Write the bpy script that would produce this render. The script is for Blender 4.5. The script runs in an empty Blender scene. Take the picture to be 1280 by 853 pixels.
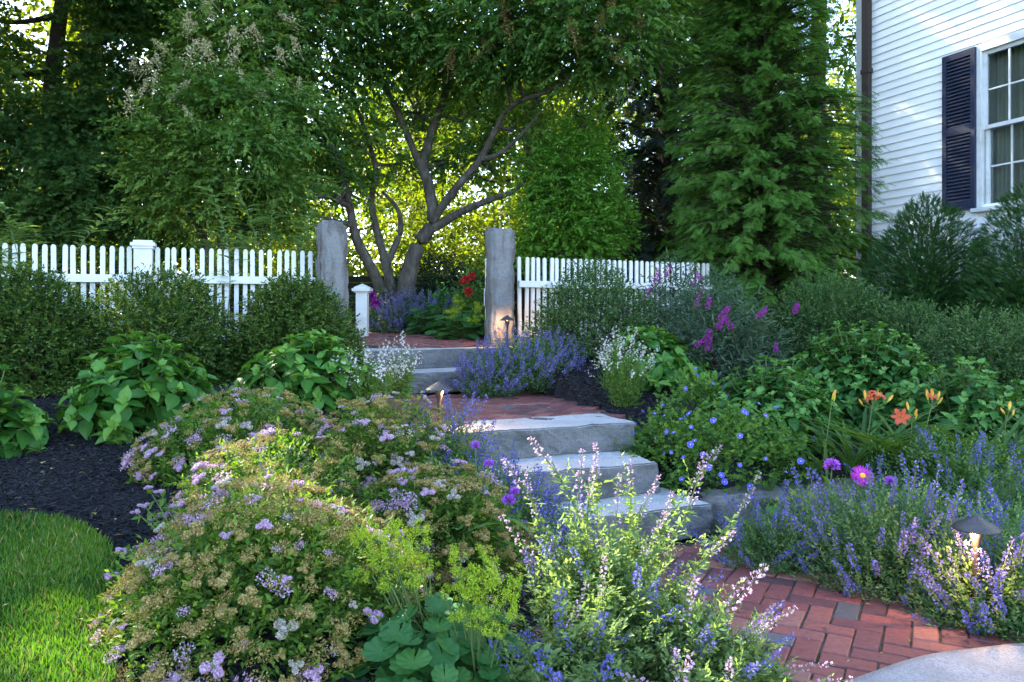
import bpy, bmesh, math, random
import numpy as np
from mathutils import Vector, Matrix, noise as mnoise

# ------------------------------------------------------------------ camera, world, sun, exposure
scene = bpy.context.scene
COL = scene.collection
R = math.radians
F, HOR, EYE = 995.0, 390.0, 1.19          # focal length in photo pixels, horizon row, camera height (m)

cam_data = bpy.data.cameras.new("camera")
cam = bpy.data.objects.new("camera", cam_data)
COL.objects.link(cam)
cam_data.sensor_width = 36.0
cam_data.lens = 36.0 * F / 1280.0
cam_data.shift_y = -(426.5 - HOR) / 1280.0
cam_data.clip_start = 0.05
cam_data.clip_end = 800.0
cam.location = (0, 0, EYE)
cam.rotation_euler = (R(90), 0, 0)
scene.camera = cam

SUN_ELEV, SUN_AZ = 36.0, -52.0            # azimuth clockwise from +Y (into the picture): behind the trees, to the left
SUN = np.array([math.sin(R(SUN_AZ)) * math.cos(R(SUN_ELEV)), math.cos(R(SUN_AZ)) * math.cos(R(SUN_ELEV)), math.sin(R(SUN_ELEV))])
world = bpy.data.worlds.new("World")
scene.world = world
world.use_nodes = True
wn = world.node_tree.nodes
sky = wn.new("ShaderNodeTexSky")
sky.sky_type = 'NISHITA'
sky.sun_disc = False
sky.sun_elevation = R(SUN_ELEV)
sky.sun_rotation = R(SUN_AZ)
sky.air_density = 1.0
sky.dust_density = 0.6
sky.ozone_density = 1.2
world.node_tree.links.new(sky.outputs[0], wn["Background"].inputs[0])
wn["Background"].inputs[1].default_value = 0.15

sun_data = bpy.data.lights.new("sun", 'SUN')
sun_data.energy = 4.5
sun_data.angle = R(0.6)
sun_data.color = (1.0, 0.9, 0.72)
sun = bpy.data.objects.new("sun", sun_data)
COL.objects.link(sun)
sun.rotation_euler = Vector(-SUN).to_track_quat('-Z', 'Y').to_euler()
sun.location = (-8, 12, 14)

vs = scene.view_settings
vs.view_transform = 'Standard'
vs.look = 'None'
vs.exposure = 3.1
vs.gamma = 1.0
scene.cycles.max_bounces = 8
scene.cycles.diffuse_bounces = 4
scene.cycles.transmission_bounces = 5
scene.cycles.transparent_max_bounces = 8
scene.cycles.sample_clamp_indirect = 6.0

# ------------------------------------------------------------------ helpers
def at(px, py, Y):
    return np.array([(px - 640.0) / F * Y, Y, EYE + (HOR - py) / F * Y])

def xof(px, Y):
    return (px - 640.0) / F * Y

def nrm(a):
    a = np.asarray(a, float)
    return a / np.maximum(np.linalg.norm(a, axis=-1, keepdims=True), 1e-9)

def tag(o, label=None, cat=None, group=None, kind=None):
    if label: o['label'] = label
    if cat: o['category'] = cat
    if group: o['group'] = group
    if kind: o['kind'] = kind
    return o

def empty(name, loc, label, cat, group=None, rz=0.0):
    o = bpy.data.objects.new(name, None)
    COL.objects.link(o)
    o.location = tuple(float(v) for v in loc)
    o.rotation_euler = (0, 0, rz)
    return tag(o, label, cat, group)

def link(name, mesh, parent=None, loc=None, rot=None, scale=None):
    o = bpy.data.objects.new(name, mesh)
    COL.objects.link(o)
    if parent is not None: o.parent = parent
    if loc is not None: o.location = tuple(float(v) for v in loc)
    if rot is not None:
        o.rotation_euler = rot if not isinstance(rot, Matrix) else rot.to_euler()
    if scale is not None: o.scale = (scale,) * 3 if np.isscalar(scale) else scale
    return o

class Geo:
    """Collects triangles (with one float 'var' per vertex and a material index per triangle) into one mesh."""
    def __init__(self):
        self.v, self.t, self.a, self.m, self.n = [], [], [], [], 0
    def add(self, v, t, a=None, m=0):
        v = np.asarray(v, float).reshape(-1, 3)
        t = np.asarray(t, int).reshape(-1, 3)
        if not len(v): return self
        self.v.append(v); self.t.append(t + self.n)
        self.a.append(np.full(len(v), 0.5) if a is None else np.broadcast_to(np.asarray(a, float), (len(v),)))
        self.m.append(np.full(len(t), m)); self.n += len(v)
        return self
    def mesh(self, name, mats, smooth=False):
        me = bpy.data.meshes.new(name)
        v = np.concatenate(self.v).astype(np.float32); t = np.concatenate(self.t).astype(np.int32)
        me.vertices.add(len(v)); me.vertices.foreach_set("co", v.ravel())
        me.loops.add(len(t) * 3); me.loops.foreach_set("vertex_index", t.ravel())
        me.polygons.add(len(t))
        me.polygons.foreach_set("loop_start", np.arange(0, len(t) * 3, 3, dtype=np.int32))
        me.polygons.foreach_set("material_index", np.concatenate(self.m).astype(np.int32))
        me.polygons.foreach_set("use_smooth", np.full(len(t), smooth))
        at_ = me.attributes.new("var", 'FLOAT', 'POINT')
        at_.data.foreach_set("value", np.concatenate(self.a).astype(np.float32))
        for m in (mats if isinstance(mats, (list, tuple)) else [mats]): me.materials.append(m)
        me.update(calc_edges=True)
        return me
    def build(self, name, mats, parent=None, smooth=False, loc=None):
        return link(name, self.mesh(name, mats, smooth), parent, loc)

def quads(q):
    q = np.asarray(q, int).reshape(-1, 4)
    return np.concatenate([q[:, [0, 1, 2]], q[:, [0, 2, 3]]])

BOXQ = quads([[0, 3, 2, 1], [4, 5, 6, 7], [0, 1, 5, 4], [1, 2, 6, 5], [2, 3, 7, 6], [3, 0, 4, 7]])
def box(g, lo, hi, fr=None, a=None, m=0):
    """Box between lo and hi in a frame fr = (origin, ex, ey, ez)."""
    l, h = lo, hi
    c = np.array([[l[0], l[1], l[2]], [h[0], l[1], l[2]], [h[0], h[1], l[2]], [l[0], h[1], l[2]],
                  [l[0], l[1], h[2]], [h[0], l[1], h[2]], [h[0], h[1], h[2]], [l[0], h[1], h[2]]], float)
    if fr is not None:
        o, ex, ey, ez = [np.asarray(q, float) for q in fr]
        c = o + c[:, :1] * ex + c[:, 1:2] * ey + c[:, 2:3] * ez
    return g.add(c, BOXQ, a, m)

def smooth_line(p, k=5):
    p = np.asarray(p, float)
    if len(p) < 3: return p
    q = np.vstack([2 * p[0] - p[1], p, 2 * p[-1] - p[-2]])
    out = []
    for i in range(1, len(q) - 2):
        for t in np.linspace(0, 1, k, endpoint=False):
            a, b, c, d = q[i - 1], q[i], q[i + 1], q[i + 2]
            out.append(0.5 * (2 * b + (c - a) * t + (2 * a - 5 * b + 4 * c - d) * t * t + (3 * b - a - 3 * c + d) * t ** 3))
    out.append(p[-1])
    return np.array(out)

def tube(g, pts, r0, r1, n=7, a=None, m=0, wob=0.0, rng=None, flare=0.0):
    p = np.asarray(pts, float); k = len(p)
    d = nrm(np.gradient(p, axis=0))
    ref = np.where(np.abs(d[:, 2:3]) > 0.9, np.array([[1.0, 0, 0]]), np.array([[0, 0, 1.0]]))
    u = nrm(np.cross(ref, d)); w = np.cross(d, u)
    tt = np.linspace(0, 1, k); r = r0 + (r1 - r0) * tt + flare * np.exp(-tt * 9)
    ang = np.arange(n) * 2 * math.pi / n
    rr = r[:, None] * np.ones((k, n))
    if wob and rng is not None:
        rr = rr * (1 + rng.uniform(-wob, wob, (k, n)))
    v = p[:, None, :] + rr[..., None] * (np.cos(ang)[None, :, None] * u[:, None, :] + np.sin(ang)[None, :, None] * w[:, None, :])
    i, j = np.meshgrid(np.arange(k - 1), np.arange(n), indexing='ij')
    j2 = (j + 1) % n
    q = np.stack([i * n + j, i * n + j2, (i + 1) * n + j2, (i + 1) * n + j], -1)
    v = np.vstack([v.reshape(-1, 3), p[-1:] + d[-1:] * r[-1] * .5])
    e = (k - 1) * n
    cap = np.array([[e + x, e + (x + 1) % n, k * n] for x in range(n)])
    return g.add(v, np.vstack([quads(q), cap]), a, m)

def lathe(g, prof, n=24, a=None, m=0, c=(0, 0, 0)):
    prof = np.asarray(prof, float); k = len(prof)
    ang = np.arange(n) * 2 * math.pi / n
    v = np.stack([prof[:, :1] * np.cos(ang), prof[:, :1] * np.sin(ang), np.repeat(prof[:, 1:], n, 1)], -1).reshape(-1, 3) + np.asarray(c)
    i, j = np.meshgrid(np.arange(k - 1), np.arange(n), indexing='ij'); j2 = (j + 1) % n
    return g.add(v, quads(np.stack([i * n + j, i * n + j2, (i + 1) * n + j2, (i + 1) * n + j], -1)), a, m)

# ------------------------------------------------------------------ leaf templates: (verts, tris, per-vertex var offset)
def T(v, t, o=None):
    v = np.asarray(v, float)
    return v, np.asarray(t, int), (np.zeros(len(v)) if o is None else np.asarray(o, float))

LEAF2 = T([[0, 0, 0], [.45, -.24, .05], [1, 0, -.08], [.45, .24, .05]], [[0, 1, 2], [0, 2, 3]])
NARROW = T([[0, 0, 0], [.4, -.11, .03], [1, 0, -.14], [.4, .11, .03]], [[0, 1, 2], [0, 2, 3]])
def rows_leaf(xs, ws, fold, droop, wave=0.0):
    v = [[0, 0, 0]]; t = []
    for k, (x, w) in enumerate(zip(xs, ws)):
        z = -droop * x * x
        s = wave * (1 if k % 2 else -1)
        v += [[x, -w, z + fold * w + s], [x, 0, z], [x, w, z + fold * w - s]]
    v.append([1, 0, -droop])
    t += [[0, 1, 2], [0, 2, 3]]
    for k in range(len(xs) - 1):
        a = 1 + 3 * k; b = a + 3
        t += [[a, b, b + 1], [a, b + 1, a + 1], [a + 1, b + 1, b + 2], [a + 1, b + 2, a + 2]]
    a = 1 + 3 * (len(xs) - 1); e = len(v) - 1
    t += [[a, e, a + 1], [a + 1, e, a + 2]]
    return T(v, t, [.1] + [-.06, .15, -.06] * len(xs) + [0])
OVATE = rows_leaf([.16, .38, .62, .84], [.24, .36, .30, .13], .35, .22, .008)
STRAP = rows_leaf([.2, .4, .6, .8], [.02, .022, .02, .014], .8, .75)
LANCE = rows_leaf([.3, .65], [.10, .085], .3, .35)
def star_leaf(lobes, depth, cup):
    n = lobes * 2; v = [[.5, 0, 0]]; t = []
    for k in range(n + 1):
        a = math.pi + (k / n) * 2 * math.pi * .94 + .06 * math.pi
        r = .52 if k % 2 else .52 * (1 - depth)
        v.append([.5 + r * math.cos(a), r * math.sin(a), cup * r + (.05 if k % 2 else -.03)])
    for k in range(1, n + 1): t.append([0, k, k + 1])
    return T(v, t)
PALMATE = star_leaf(5, .5, .0)
def round_leaf(lobes, n=37):
    v = [[.42, 0, -.02]]; t = []
    for ring in (.55, 1.0):
        for k in range(n):
            a = math.pi + .12 + (2 * math.pi - .24) * k / (n - 1)
            c = abs(math.cos(lobes * (a - math.pi) / 2)) ** .6
            r = .52 * ring * (1 if ring < 1 else .84 + .16 * c)
            v.append([.42 + r * math.cos(a), r * math.sin(a), .22 * r + .045 * ring * (c - .5)])
    for k in range(n - 1):
        t += [[0, 1 + k, 2 + k], [1 + k, 1 + n + k, 2 + n + k], [1 + k, 2 + n + k, 2 + k]]
    return T(v, t, [.25] + [.10 * math.cos(lobes * 2 * math.pi * k / (n - 1)) for k in range(n)] + [.12 * math.cos(lobes * 2 * math.pi * k / (n - 1)) - .05 for k in range(n)])
MANTLE = round_leaf(9)
def spray_template(pairs=7, spread=.34, droop=.25):
    v, t, o = [], [], []
    def tri(a, b, w, z0, z1, off):
        a = np.array(a); b = np.array(b); d = nrm(b - a); s = np.array([-d[1], d[0]]) * w
        k = len(v)
        m_ = a + (b - a) * .45
        v.extend([[a[0], a[1], z0], [m_[0] + s[0], m_[1] + s[1], (z0 + z1) / 2], [b[0], b[1], z1], [m_[0] - s[0], m_[1] - s[1], (z0 + z1) / 2]])
        o.extend([off - .1, off, off + .22, off]); t.extend([[k, k + 1, k + 2], [k, k + 2, k + 3]])
    tri((0, 0), (1, 0), .022, 0, -droop, 0)
    for i in range(pairs):
        x = .12 + .75 * i / (pairs - 1); ln = spread * (1 - .62 * x) * (1.0 if i % 2 else .82)
        for s in (1, -1):
            tri((x, 0), (x + ln * .62, s * ln * .8), .055, -droop * x * x, -droop * (x + ln * .6) ** 2 - .03, .04)
    return T(v, t, o)
SPRAY = spray_template()
NEEDLES = spray_template(6, .30, -.02)
FROND = spray_template(5, .42, .22)

def frames(xd, nd):
    x = nrm(xd); y = nrm(np.cross(nd, x)); return x, y, np.cross(x, y)

def scatter(g, tmpl, pos, xd, nd, size, var, m=0):
    V, t, o = tmpl
    pos = np.asarray(pos, float); n = len(pos)
    if not n: return
    x, y, z = frames(xd, nd)
    size = np.broadcast_to(np.asarray(size, float), (n,))
    w = pos[:, None, :] + size[:, None, None] * (V[None, :, 0, None] * x[:, None, :] + V[None, :, 1, None] * y[:, None, :] + V[None, :, 2, None] * z[:, None, :])
    tri = t[None] + (len(V) * np.arange(n))[:, None, None]
    a = np.clip(np.broadcast_to(np.asarray(var, float), (n,))[:, None] + o[None, :], 0, 1)
    g.add(w.reshape(-1, 3), tri.reshape(-1, 3), a.ravel(), m)

def rand_dirs(rng, n):
    return nrm(rng.normal(size=(n, 3)))

# gaps cut into the crowns so that the low sun reaches chosen spots: (point, radius)
SUNGAPS = [(np.array([-.98, 2.95, .70]), .36), (np.array([.32, 2.42, .55]), .38), (np.array([-1.12, 2.15, .2]), .24),
           (np.array([-2.0, 2.45, .25]), .12), (np.array([-1.9, 16.8, 2.6]), 1.9), (np.array([-4.6, 16.2, 2.3]), 1.5), (np.array([.5, 15.8, 2.2]), 1.2), (np.array([-7.6, 14.6, 2.0]), 1.2), (np.array([-8.6, 15.5, 5.5]), 2.0), (np.array([-10.6, 19.0, 6.0]), 2.2)]
def in_gap(p):
    hit = np.zeros(len(p), bool)
    for c, r in SUNGAPS:
        d = p - c; s = d @ SUN
        hit |= (np.linalg.norm(d - s[:, None] * SUN, axis=1) < r) & (s > 3.0)
    return hit

def twigs(g, rng, base, d, length, nleaf, size, tmpl, droop=.3, spread=.9, var=.5, vspread=.2, up=.7, m=0, origin=None, gaps=False):
    """Leafy twigs: nleaf leaves in two rows along each twig."""
    n = len(base)
    L = length * rng.uniform(.6, 1.2, n)
    d = nrm(d)
    side = nrm(np.cross(d, nrm(rng.normal(size=(n, 3)) * .5 + np.array([0, 0, 1.0]))))
    t = (np.arange(nleaf) + .6) / nleaf
    sg = np.where(np.arange(nleaf) % 2, 1.0, -1.0)
    dn = np.array([0, 0, -1.0])
    pos = base[:, None, :] + d[:, None, :] * (L[:, None] * t[None])[..., None] + dn * (droop * L[:, None] * t[None] ** 2 * .6)[..., None]
    xd = d[:, None, :] * (.55 + .5 * t[None, :, None]) + side[:, None, :] * (sg[None, :, None] * spread) * (1 - .5 * t[None, :, None]) + dn * droop + rng.normal(size=(n, nleaf, 3)) * .28
    nd = np.array([0, 0, 1.0]) * up + rng.normal(size=(n, nleaf, 3)) * .42 + d[:, None, :] * .25
    sz = size * rng.uniform(.5, 1.3, (n, nleaf)) * (1 - .25 * t[None])
    vv = np.broadcast_to(np.asarray(var, float), (n,))[:, None] + rng.normal(size=(n, nleaf)) * vspread * .6 + (t[None] - .5) * vspread
    pos = pos.reshape(-1, 3); k = np.ones(len(pos), bool)
    if gaps: k = ~in_gap(pos + (0 if origin is None else origin))
    scatter(g, tmpl, pos[k], xd.reshape(-1, 3)[k], nd.reshape(-1, 3)[k], sz.ravel()[k], vv.ravel()[k], m)

class Bumps:
    def __init__(self, rng, k=14, amp=.28, sharp=9):
        self.d = rand_dirs(rng, k); self.a = rng.uniform(-amp, amp, k); self.s = sharp
    def __call__(self, u):
        return 1 + (np.exp((u @ self.d.T - 1) * self.s) * self.a).sum(1)

def dome(rng, n, rx, ry, h, zlow=-.1, shell=.35, bumps=None):
    """Points in the outer shell of a lumpy dome standing on z = 0; returns points and outward directions."""
    u = rand_dirs(rng, int(n * 3)); u = u[u[:, 2] > zlow][:n]
    r = (1 - shell * rng.random(len(u)) ** 1.6)
    if bumps is not None: r = r * bumps(u)
    p = u * r[:, None] * np.array([rx, ry, h]); p[:, 2] = np.maximum(p[:, 2], .02)
    return p, nrm(u / np.array([rx, ry, h]))

# ------------------------------------------------------------------ materials
def new_mat(name):
    m = bpy.data.materials.new(name); m.use_nodes = True
    nt = m.node_tree; b = nt.nodes["Principled BSDF"]
    return m, nt, b

def ramp(nt, cols, pos=None, interp='LINEAR'):
    r = nt.nodes.new("ShaderNodeValToRGB"); e = r.color_ramp.elements
    r.color_ramp.interpolation = interp
    pos = pos or [i / (len(cols) - 1) for i in range(len(cols))]
    while len(e) < len(cols): e.new(.5)
    for k, (c, p) in enumerate(zip(cols, pos)): e[k].position = p; e[k].color = (*c, 1)
    return r

def attr(nt, name="var"):
    a = nt.nodes.new("ShaderNodeAttribute"); a.attribute_name = name; return a

def leaf_mat(name, c0, c1, c2, tr=.35, rough=.52, spec=.22, tcol=(1.5, 1.5, .45)):
    m, nt, b = new_mat(name); L = nt.links.new
    a = attr(nt); r = ramp(nt, [c0, c1, c2]); L(a.outputs['Fac'], r.inputs[0])
    L(r.outputs[0], b.inputs['Base Color'])
    b.inputs['Roughness'].default_value = rough; b.inputs['Specular IOR Level'].default_value = spec
    if tr:
        t = nt.nodes.new("ShaderNodeBsdfTranslucent")
        r2 = ramp(nt, [tuple(min(1, x * y) for x, y in zip(c, tcol)) for c in (c0, c1, c2)]); L(a.outputs['Fac'], r2.inputs[0])
        L(r2.outputs[0], t.inputs['Color'])
        mx = nt.nodes.new("ShaderNodeMixShader"); mx.inputs[0].default_value = tr
        L(b.outputs[0], mx.inputs[1]); L(t.outputs[0], mx.inputs[2]); L(mx.outputs[0], nt.nodes['Material Output'].inputs[0])
    return m

def noise_mat(name, cols, scale=8, rough=.8, bump=.3, bscale=None, detail=6, spec=.3, pos=None, stretch=None, metallic=0.0, bdist=.02):
    m, nt, b = new_mat(name); L = nt.links.new
    tc = nt.nodes.new("ShaderNodeTexCoord"); n = nt.nodes.new("ShaderNodeTexNoise")
    n.inputs['Scale'].default_value = scale; n.inputs['Detail'].default_value = detail; n.inputs['Roughness'].default_value = .65
    src = tc.outputs['Object']
    if stretch:
        mp = nt.nodes.new("ShaderNodeMapping"); mp.inputs['Scale'].default_value = stretch; L(src, mp.inputs[0]); src = mp.outputs[0]
    L(src, n.inputs['Vector'])
    r = ramp(nt, cols, pos); L(n.outputs['Fac'], r.inputs[0]); L(r.outputs[0], b.inputs['Base Color'])
    b.inputs['Roughness'].default_value = rough; b.inputs['Specular IOR Level'].default_value = spec; b.inputs['Metallic'].default_value = metallic
    if bump:
        n2 = nt.nodes.new("ShaderNodeTexNoise"); n2.inputs['Scale'].default_value = bscale or scale * 4; n2.inputs['Detail'].default_value = 8
        L(src, n2.inputs['Vector'])
        bp = nt.nodes.new("ShaderNodeBump"); bp.inputs['Strength'].default_value = bump; bp.inputs['Distance'].default_value = bdist
        L(n2.outputs['Fac'], bp.inputs['Height']); L(bp.outputs[0], b.inputs['Normal'])
    return m

def granite_mat(name, base, stain, streak=None, amt=.75, sc=4.5):
    m, nt, b = new_mat(name); L = nt.links.new
    tc = nt.nodes.new("ShaderNodeTexCoord")
    n = nt.nodes.new("ShaderNodeTexNoise"); n.inputs['Scale'].default_value = 160; n.inputs['Detail'].default_value = 3; L(tc.outputs['Object'], n.inputs[0])
    r = ramp(nt, [tuple(c * .55 for c in base), base, tuple(min(.8, c * 1.2) for c in base)], [.30, .5, .72]); L(n.outputs[0], r.inputs[0])
    n2 = nt.nodes.new("ShaderNodeTexNoise"); n2.inputs['Scale'].default_value = sc; n2.inputs['Detail'].default_value = 9; n2.inputs['Roughness'].default_value = .7
    mp = nt.nodes.new("ShaderNodeMapping"); mp.inputs['Scale'].default_value = streak or (1, 1, 1); L(tc.outputs['Object'], mp.inputs[0]); L(mp.outputs[0], n2.inputs[0])
    r2 = ramp(nt, [(0, 0, 0), (1, 1, 1)], [.46, .68]); L(n2.outputs[0], r2.inputs[0])
    mx = nt.nodes.new("ShaderNodeMixRGB"); mx.inputs[2].default_value = (*stain, 1)
    ml = nt.nodes.new("ShaderNodeMath"); ml.operation = 'MULTIPLY'; ml.inputs[1].default_value = amt
    L(r2.outputs[0], ml.inputs[0]); L(ml.outputs[0], mx.inputs[0]); L(r.outputs[0], mx.inputs[1]); L(mx.outputs[0], b.inputs['Base Color'])
    b.inputs['Roughness'].default_value = .75
    n3 = nt.nodes.new("ShaderNodeTexNoise"); n3.inputs['Scale'].default_value = 32; n3.inputs['Detail'].default_value = 10; n3.inputs['Roughness'].default_value = .7; L(tc.outputs['Object'], n3.inputs[0])
    bp = nt.nodes.new("ShaderNodeBump"); bp.inputs['Strength'].default_value = .9; bp.inputs['Distance'].default_value = .022
    L(n3.outputs[0], bp.inputs['Height']); L(bp.outputs[0], b.inputs['Normal'])
    return m

def paint_mat(name, c, rough=.45, dirt=.06):
    return noise_mat(name, [tuple(max(0, x - dirt) for x in c), c], 3.0, rough, .05, 60, spec=.4, pos=[.3, .6])

def brick_mat():
    m, nt, b = new_mat("brick"); L = nt.links.new
    a = attr(nt)
    r = ramp(nt, [(.048, .022, .026), (.10, .031, .033), (.155, .042, .038), (.18, .062, .052), (.20, .088, .072), (.05, .05, .058), (.085, .088, .096)], [0, .2, .45, .65, .86, .91, 1])
    L(a.outputs['Fac'], r.inputs[0])
    tc = nt.nodes.new("ShaderNodeTexCoord"); n = nt.nodes.new("ShaderNodeTexNoise"); n.inputs['Scale'].default_value = 38; n.inputs['Detail'].default_value = 8; n.inputs['Roughness'].default_value = .7
    L(tc.outputs['Object'], n.inputs[0])
    r2 = ramp(nt, [(.45, .46, .46), (.95, .93, .92), (1.15, 1.15, 1.15)], [.28, .5, .72]); L(n.outputs[0], r2.inputs[0])
    mx = nt.nodes.new("ShaderNodeMixRGB"); mx.blend_type = 'MULTIPLY'; mx.inputs[0].default_value = 1
    L(r.outputs[0], mx.inputs[1]); L(r2.outputs[0], mx.inputs[2]); L(mx.outputs[0], b.inputs['Base Color'])
    b.inputs['Roughness'].default_value = .7
    bp = nt.nodes.new("ShaderNodeBump"); bp.inputs['Strength'].default_value = .35; bp.inputs['Distance'].default_value = .006
    L(n.outputs[0], bp.inputs['Height']); L(bp.outputs[0], b.inputs['Normal'])
    return m

M = {}
M['mulch'] = noise_mat("mulch", [(.006, .006, .007), (.016, .016, .018), (.035, .034, .036)], 45, .9, 1.0, 70, pos=[.3, .55, .75], bdist=.03)
M['chips'] = leaf_mat("mulch_chips", (.006, .006, .008), (.018, .018, .021), (.055, .055, .06), 0, .8, .25)
M['lawn'] = noise_mat("lawn_soil", [(.018, .04, .01), (.035, .08, .014)], 20, .9, .6)
M['grass'] = leaf_mat("grass_blade", (0.026, 0.075, 0.01), (0.055, 0.148, 0.016), (0.12, 0.22, 0.026), .4, .45, .3, (1.5, 1.4, .4))
M['sand'] = noise_mat("joint_sand", [(.012, .02, .008), (.03, .03, .022), (.06, .055, .05)], 9, .95, .6, 90, pos=[.38, .5, .65])
M['brick'] = brick_mat()
M['granite'] = granite_mat("granite", (.38, .39, .40), (.23, .245, .245))
M['granite_shaded_face'] = granite_mat("granite_shaded_rock_face", (.13, .135, .14), (.035, .042, .036), (1, 1, 2.2), .9, 3.5)  # step sides: shade painted in as darker granite, along with real dark stains
M['granite_slab'] = granite_mat("granite_slab", (.29, .31, .33), (.16, .175, .185), None, .9, 3)
M['granite_dark'] = granite_mat("granite_mossy", (.17, .165, .155), (.07, .075, .06))
M['granite_post'] = granite_mat("granite_post", (.17, .172, .178), (.055, .038, .03), (1.6, 1.6, .35), .92, 5.5)
M['white'] = noise_mat("white_paint", [(.42, .44, .42), (.56, .575, .58), (.62, .635, .64)], 5, .5, .12, 70, spec=.35, pos=[.28, .5, .7], bdist=.004)
M['clap'] = paint_mat("white_clapboard", (.87, .87, .87), .5, .03)
M['shutter'] = paint_mat("navy_paint", (.022, .028, .055), .4, .004)
M['gutter'] = noise_mat("bronze_downspout", [(.035, .028, .026), (.07, .052, .045)], 9, .5, .1, stretch=(1, 1, .3), metallic=.3)
M['bronze'] = noise_mat("bronze", [(.05, .04, .035), (.10, .075, .06)], 30, .45, .1, metallic=.6)
M['hat'] = noise_mat("bronze_hat", [(.045, .04, .04), (.085, .08, .08)], 24, .5, .15, metallic=.5)
M['roof'] = noise_mat("roof_shingle", [(.04, .04, .045), (.09, .09, .1)], 30, .9, .4)
M['found'] = noise_mat("foundation_stone", [(.16, .16, .16), (.3, .29, .28)], 7, .9, .5)
M['curtain'] = noise_mat("curtain", [(.30, .28, .24), (.42, .40, .36)], 3, .9, .1, stretch=(6, 6, .2))
M['room'] = noise_mat("room_interior", [(.05, .048, .045), (.08, .075, .07)], 2, .9, 0)
M['bark'] = noise_mat("grey_bark", [(.035, .03, .025), (.085, .075, .063), (.15, .135, .12)], 14, .9, .9, 40, stretch=(1, 1, .35), pos=[.3, .55, .75], bdist=.03)
M['bark_dark'] = noise_mat("dark_bark", [(.022, .017, .014), (.06, .047, .038)], 10, .95, .9, 30, stretch=(1, 1, .3), bdist=.04)
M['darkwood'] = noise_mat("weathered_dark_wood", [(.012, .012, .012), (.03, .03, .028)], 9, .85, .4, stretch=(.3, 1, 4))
M['stem'] = leaf_mat("green_stem", (.05, .09, .02), (.08, .13, .035), (.14, .18, .06), .1, .6)
M['twig'] = noise_mat("brown_twig", [(.03, .02, .015), (.08, .055, .04)], 20, .9, .3)

M['maple'] = leaf_mat("maple_leaf", (0.03, 0.084, 0.022), (0.056, 0.13, 0.034), (0.11, 0.2, 0.05), .42)
M['lilac'] = leaf_mat("lilac_tree_leaf", (0.05, 0.118, 0.022), (0.095, 0.19, 0.036), (0.18, 0.27, 0.06), .42)
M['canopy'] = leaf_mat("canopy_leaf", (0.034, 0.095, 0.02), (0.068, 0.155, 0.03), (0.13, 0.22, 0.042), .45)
M['wood'] = leaf_mat("woodland_leaf", (0.032, 0.068, 0.01), (0.065, 0.115, 0.015), (0.13, 0.16, 0.022), .5, tcol=(2.0, 1.8, .35))
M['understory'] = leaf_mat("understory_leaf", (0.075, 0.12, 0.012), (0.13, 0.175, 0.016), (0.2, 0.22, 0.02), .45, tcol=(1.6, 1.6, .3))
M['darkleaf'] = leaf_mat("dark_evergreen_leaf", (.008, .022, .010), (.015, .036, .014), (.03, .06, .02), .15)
M['bright'] = leaf_mat("bright_leaf", (0.05, 0.145, 0.016), (0.09, 0.22, 0.024), (0.15, 0.3, 0.035), .35)
M['conifer'] = leaf_mat("conifer_spray", (0.042, 0.115, 0.018), (0.078, 0.19, 0.03), (0.16, 0.29, 0.05), .25)
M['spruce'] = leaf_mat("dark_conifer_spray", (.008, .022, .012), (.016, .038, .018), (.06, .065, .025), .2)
M['yew'] = leaf_mat("yew_needles", (0.01, 0.04, 0.01), (0.026, 0.08, 0.016), (0.1, 0.17, 0.03), .15)
M['box'] = leaf_mat("hedge_leaf", (0.026, 0.064, 0.012), (0.052, 0.105, 0.018), (0.13, 0.18, 0.03), .3)
M['greyshrub'] = leaf_mat("grey_green_leaf", (0.026, 0.07, 0.022), (0.054, 0.115, 0.036), (0.115, 0.19, 0.065), .3)
M['hydrangea'] = leaf_mat("hydrangea_leaf", (0.024, 0.1, 0.018), (0.052, 0.155, 0.026), (0.13, 0.26, 0.04), .3, .38)
M['viburnum'] = leaf_mat("fresh_green_leaf", (0.022, 0.092, 0.022), (0.048, 0.15, 0.034), (0.11, 0.24, 0.05), .3, .4)
M['buddleia'] = leaf_mat("silver_green_leaf", (.025, .058, .034), (.05, .095, .055), (.12, .17, .11), .25, .55)
M['spirea'] = leaf_mat("spirea_leaf", (0.036, 0.092, 0.012), (0.078, 0.155, 0.02), (0.17, 0.24, 0.035), .35)
M['geranium'] = leaf_mat("cranesbill_leaf", (0.03, 0.088, 0.018), (0.066, 0.155, 0.026), (0.14, 0.235, 0.04), .35)
M['catmint'] = leaf_mat("catmint_leaf", (0.04, 0.1, 0.042), (0.08, 0.16, 0.068), (0.16, 0.25, 0.11), .45, .6, tcol=(2.0, 1.9, .7))
M['catmint_sunlit'] = leaf_mat("sunlit_catmint_leaf", (.07, .13, .045), (.13, .20, .07), (.22, .29, .11), .45, .6, tcol=(1.8, 1.8, .7))  # lighter copy of the catmint leaf, sunlight put into its colour
M['mantle'] = leaf_mat("mantle_leaf", (.020, .085, .022), (.04, .13, .03), (.08, .19, .04), .3, .55)
M['strap'] = leaf_mat("daylily_leaf", (.025, .07, .015), (.05, .115, .022), (.10, .17, .03), .35)
M['feather'] = leaf_mat("lily_leaf", (0.11, 0.21, 0.09), (0.18, 0.29, 0.13), (0.24, 0.35, 0.17), .35)
M['lavender'] = leaf_mat("lavender_floret", (0.075, 0.07, 0.22), (0.13, 0.115, 0.33), (0.25, 0.21, 0.45), .25, .7, .1, (1, 1, 1))
M['violet'] = leaf_mat("violet_floret", (0.06, 0.065, 0.24), (0.115, 0.11, 0.36), (0.25, 0.2, 0.46), .25, .7, .1, (1, 1, 1))
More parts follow.
